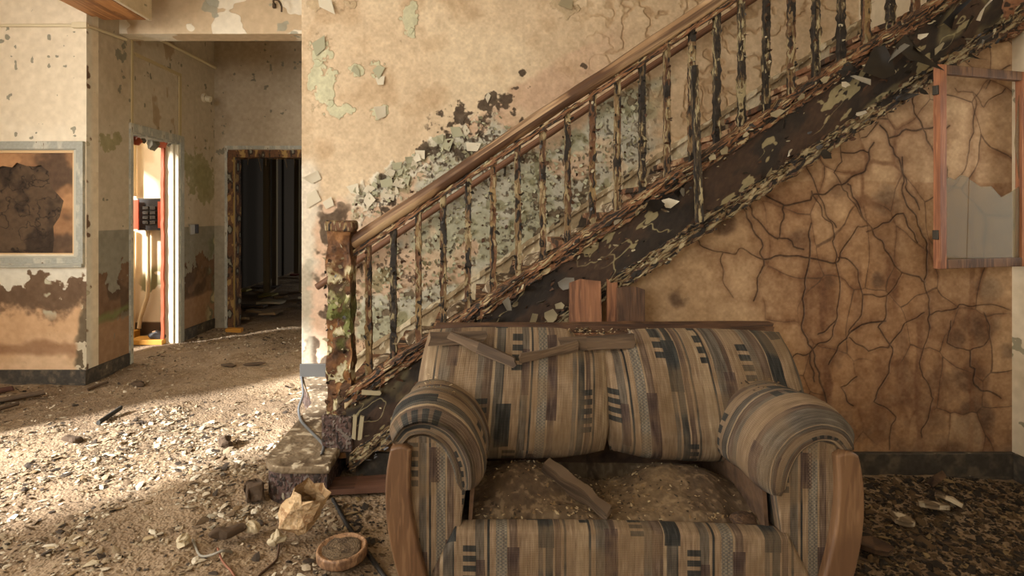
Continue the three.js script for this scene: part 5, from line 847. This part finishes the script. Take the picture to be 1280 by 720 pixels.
// stones, sticks and dark scraps
{
  reseed(91);
  const lump = (name, px, py, w, h, d, m, label, s, category) => { const g = rough(new THREE.IcosahedronGeometry(0.5, 3).scale(w, h, d), Math.min(w, h, d) * 0.75, 3.4 / Math.max(w, d), s); boxUV(g); g.rotateY(hash(s, 1, 1) * 1.2 - 0.6); const q = onFloor(px, py); g.translate(q.x, h * 0.36, q.z); single(name, g, m, label, category); };
  lump('plaster_lump', 316, 664, 0.095, 0.05, 0.05, chipMats[0], 'long cream plaster lump left of the paper bag', 1, 'debris');
  lump('plaster_lump', 346, 677, 0.065, 0.045, 0.05, chipMats[0], 'cream plaster lump touching the paper bag with a wire behind', 2, 'debris');
  lump('plaster_lump', 228, 681, 0.06, 0.04, 0.04, chipMats[0], 'rounded cream plaster lump beside the grey wire', 3, 'debris');
  lump('plaster_lump', 353, 622, 0.055, 0.05, 0.04, chipMats[5], 'grey-white lump tucked under the corner of the bottom step', 4, 'debris');
  lump('plaster_lump', 319, 641, 0.03, 0.02, 0.03, chipMats[4], 'tiny white plaster lump on bare dirt left of the bag', 5, 'debris');
  lump('rotten_wood', 285, 673, 0.16, 0.05, 0.05, chipMats[3], 'dark rotten wood scrap lying beside the long cream plaster lump', 6, 'wood');
  lump('rotten_wood', 282, 556, 0.10, 0.06, 0.06, chipMats[3], 'dark blocky scrap alone on the bright stretch of floor', 7, 'wood');
  lump('rotten_wood', 320, 622, 0.14, 0.10, 0.09, chipMats[3], 'brown rotten clump at the foot of the bottom step', 8, 'wood');
  lump('rotten_wood', 286, 458, 0.16, 0.03, 0.06, chipMats[3], 'flat dark scrap on the floor of the passage near the stair wall', 9, 'wood');
  lump('rotten_wood', 318, 456, 0.20, 0.025, 0.07, chipMats[3], 'longer flat dark scrap on the floor of the passage beside the stair wall', 10, 'wood');
  lump('rotten_wood', 172, 482, 0.12, 0.04, 0.06, chipMats[3], 'dark scrap on the floor in front of the block corner', 11, 'wood');
  lump('rotten_wood', 90, 553, 0.13, 0.05, 0.06, chipMats[3], 'small brown scrap lying in the bright patch of floor', 12, 'wood');
  const stick = (a, b, r, m, label, s) => { const p = onFloor(...a), q = onFloor(...b); p.y = floorY(p.x, p.z) + r * 1.2; q.y = floorY(q.x, q.z) + r * 2; const g = rough(straight(p, q, r, 7), r * 1.2, 25, s); single('stick', g, m, label, 'stick'); };
  stick([122, 531], [152, 518], 0.018, plain('#2c2a26', 0.8), 'thick dark stick lying at the edge of the bright patch of floor', 1);
  stick([-12, 507], [56, 494], 0.022, greyWood, 'long brown stick on the floor below the boarded window', 2);
  stick([-10, 515], [24, 507], 0.016, chipMats[3], 'short dark stick beside the long brown stick', 3);
  stick([-12, 495], [16, 492], 0.02, plain('#4a2c20', 0.8), 'reddish dark stick against the foot of the block', 4);
  stick([110, 488], [134, 481], 0.012, chipMats[3], 'thin dark stick near the corner of the block', 5);
}
console.log('litter');

// ------------------------------------------------------------------ closet, passage and ceiling fittings
{
  const D = 6.09, X = (p, d = D) => (p - CX) / FOC * d, Y = (p, d = D) => EYE - (p - CY) / FOC * d;
  const orange = plain('#c4512a', 0.55), black = plain('#241d18', 0.6), t = thing('breaker_panel', 'open electrical panel with orange doors and black breakers on the closet wall', 'panel');
  part('box', slabXY(shapeOf(rect(X(172, 5.99), Y(288, 5.99), X(204, 5.99), Y(248, 5.99))), D - 0.10, 0.10), black, t);
  part('door', rough(box(X(165.5, 5.96), Y(287, 5.96), -D + 0.13, X(174, 5.96), Y(250, 5.96), -D + 0.145), 0.008, 9), orange, t); part('door', rough(box(X(198, 5.96), Y(285, 5.96), -D + 0.13, X(205, 5.96), Y(252, 5.96), -D + 0.145), 0.008, 9), orange, t);
  const brk = plain('#3c352b', 0.6); for (let r = 0; r < 4; r++) for (let c = 0; c < 2; c++) part('breaker', box(X(179 + c * 9, 5.98), Y(262 + r * 6, 5.98), -D + 0.10, X(186 + c * 9, 5.98), Y(258 + r * 6, 5.98), -D + 0.125, 0.003), brk, t);
  const pale = plain('#dcc49a', 0.5);
  single('conduit', tube([V(X(169), 2.96, -D + 0.03), V(X(169), 2.2, -D + 0.03), V(X(169), 1.55, -D + 0.03)], 0.028, 20, 10), pale, 'thick pale pipe coming down to the electrical panel from above', 'pipe');
  single('conduit', tube([V(X(168), 1.17, -D + 0.03), V(X(168), 0.6, -D + 0.03), V(X(168), 0.02, -D + 0.03)], 0.024, 20, 10), pale, 'straight pale pipe running from the electrical panel to the floor', 'pipe');
  single('conduit', tube([V(X(187), 1.17, -D + 0.03), V(X(187), 0.62, -D + 0.03), V(X(186), 0.45, -D + 0.03), V(X(178), 0.22, -D + 0.03), V(X(176), 0.1, -D + 0.03)], 0.022, 30, 10), pale, 'pale pipe below the electrical panel that bends aside near the floor', 'pipe');
  const yel = plain('#c08a34', 0.7), A = onFloor(188, 430), B = onFloor(165, 423);
  single('yellow_board', box(A.x - 0.21, 0, A.z - 0.16, A.x + 0.15, 0.05, A.z + 0.05, 0.006), yel, 'yellow board on the closet floor under a black shoe', 'board');
  single('yellow_board', box(B.x - 0.08, 0, B.z - 0.05, B.x + 0.06, 0.09, B.z + 0.05, 0.006), yel, 'smaller yellow block on the closet floor beside the pipes', 'board');
  { const g = rough(new THREE.SphereGeometry(0.5, 20, 14).scale(0.19, 0.09, 0.09), 0.03, 22); g.translate(A.x + 0.06, 0.088, A.z - 0.02); const s = tag(part(numbered('old_shoe'), g, plain('#262120', 0.6), scene), 'old black shoe sitting on the yellow board in the closet', 'shoe'); part('insole', new THREE.SphereGeometry(0.5, 14, 8).scale(0.07, 0.02, 0.05).translate(A.x + 0.045, 0.126, A.z - 0.01), plain('#9a7a5a', 0.8), s); }
  // passage
  { const t2 = thing('wall_lamp', 'small white round lamp holder high on the passage wall', 'lamp'), y = 2.68, z = -6.3; part('base', straight(V(X_CORNER, y, z), V(X_CORNER + 0.03, y, z), 0.05, 18), plain('#cfc5ac', 0.6), t2); part('holder', straight(V(X_CORNER + 0.03, y - 0.005, z), V(X_CORNER + 0.085, y - 0.02, z), 0.034, 16), plain('#d8cfb6', 0.5), t2); }
  { const t2 = thing('switch_box', 'grey metal switch box with an open black socket on the passage wall', 'switch'); part('plate', box(X_CORNER, 1.13, -5.98, X_CORNER + 0.02, 1.24, -6.08, 0.004), plain('#8b8678', 0.5), t2); part('open_socket', box(X_CORNER, 1.14, -6.085, X_CORNER + 0.022, 1.24, -6.16, 0.004), plain('#241c18', 0.6), t2); }
  const cm = plain('#d3c6a6', 0.6), yc = 2.862;
  { const t2 = thing('wall_conduit', 'thin painted conduit running along the block wall and around its corner', 'pipe'); part('pipe', straight(V(-4.29, yc, -D_BLOCK + 0.014), V(X_CORNER + 0.014, yc, -D_BLOCK + 0.014), 0.013, 8), cm, t2); part('pipe', straight(V(X_CORNER + 0.014, yc, -D_BLOCK + 0.014), V(X_CORNER + 0.014, 2.90, -4.9), 0.013, 8), cm, t2); part('junction_box', box(X_CORNER - 0.1, yc - 0.022, -D_BLOCK + 0.03, X_CORNER + 0.02, yc + 0.022, -D_BLOCK, 0.004), cm, t2); }
  single('wall_pipe', straight(V(X_CORNER + 0.018, 3.06, -5.04), V(X_CORNER + 0.018, 3.09, -6.55), 0.018, 8), cm, 'thin pipe high along the passage wall beyond the beam', 'pipe');
  { const q = at(350, 10, 4.81), t2 = thing('hook', 'bent rusty hook on the cream beam over the passage', 'hook'); part('shank', tube([q.clone().add(V(-0.05, 0.02, 0)), q.clone().add(V(-0.045, 0.055, 0.03)), q.clone().add(V(0.0, 0.05, 0.045)), q.clone().add(V(0.03, 0.0, 0.05)), q.clone().add(V(0.03, -0.05, 0.045))], 0.009, 24, 6), plain('#4a3a28', 0.7), t2); part('mount', box(q.x - 0.065, q.y + 0.0, q.z - 0.02, q.x - 0.04, q.y + 0.04, q.z + 0.01, 0.003), plain('#4a3a28', 0.7), t2); }
  { // wooden ceiling joist
    const t2 = thing('ceiling_joist', 'broken wooden ceiling joist of two stepped boards hanging above the passage mouth', 'joist'); const honey = matOf(woodTex([188, 120, 58], [128, 74, 32], [216, 152, 84], 541), 0.55, 0.002);
    const A2 = at(126, 22, 4.49), B2 = at(158, 25, 4.49), C2 = at(187, 24, 4.49);
    part('board', boxUV(box(A2.x - 0.06, A2.y, -4.47, B2.x, A2.y + 0.06, -1.6, 0.004)), honey, t2);
    part('board', boxUV(box(B2.x - 0.19, B2.y, -4.49, C2.x - 0.03, B2.y + 0.03, -1.6, 0.004)), honey, t2);
    part('fascia', boxUV(rough(box(C2.x - 0.03, B2.y + 0.005, -4.52, C2.x, CEIL - 0.002, -1.6, 0.004), 0.006, 9)), creamMat, t2);
    part('web', boxUV(box(A2.x - 0.04, A2.y + 0.06, -4.44, B2.x, CEIL - 0.002, -1.6)), honey, t2);
  }
  // litter in the ward
  reseed(95); const cols = [chipMats[0], chipMats[3], chipMats[2], plain('#8c4a3a', 0.8), plain('#8a7a34', 0.8)];
  for (let i = 0; i < 26; i++) { const x = rr(-4.1, -2.1), d = rr(6.8, 13), g = rough(new THREE.BoxGeometry(rr(0.1, 0.5), 0.03, rr(0.05, 0.3), 3, 1, 3).translate(x, 0.05, -d), 0.06, 6, i); single('ward_scrap', g, pick(cols), 'scrap of rubbish on the floor of the dark ward', 'debris', 'rubbish in the dark ward'); }
  single('yellow_brick', box(-2.9, 0, -6.35, -2.72, 0.05, -6.28, 0.006).rotateY(0), yel, 'yellow brick on the floor before the far doorway', 'brick');
}
console.log('fittings');
renderer.render(scene, camera);
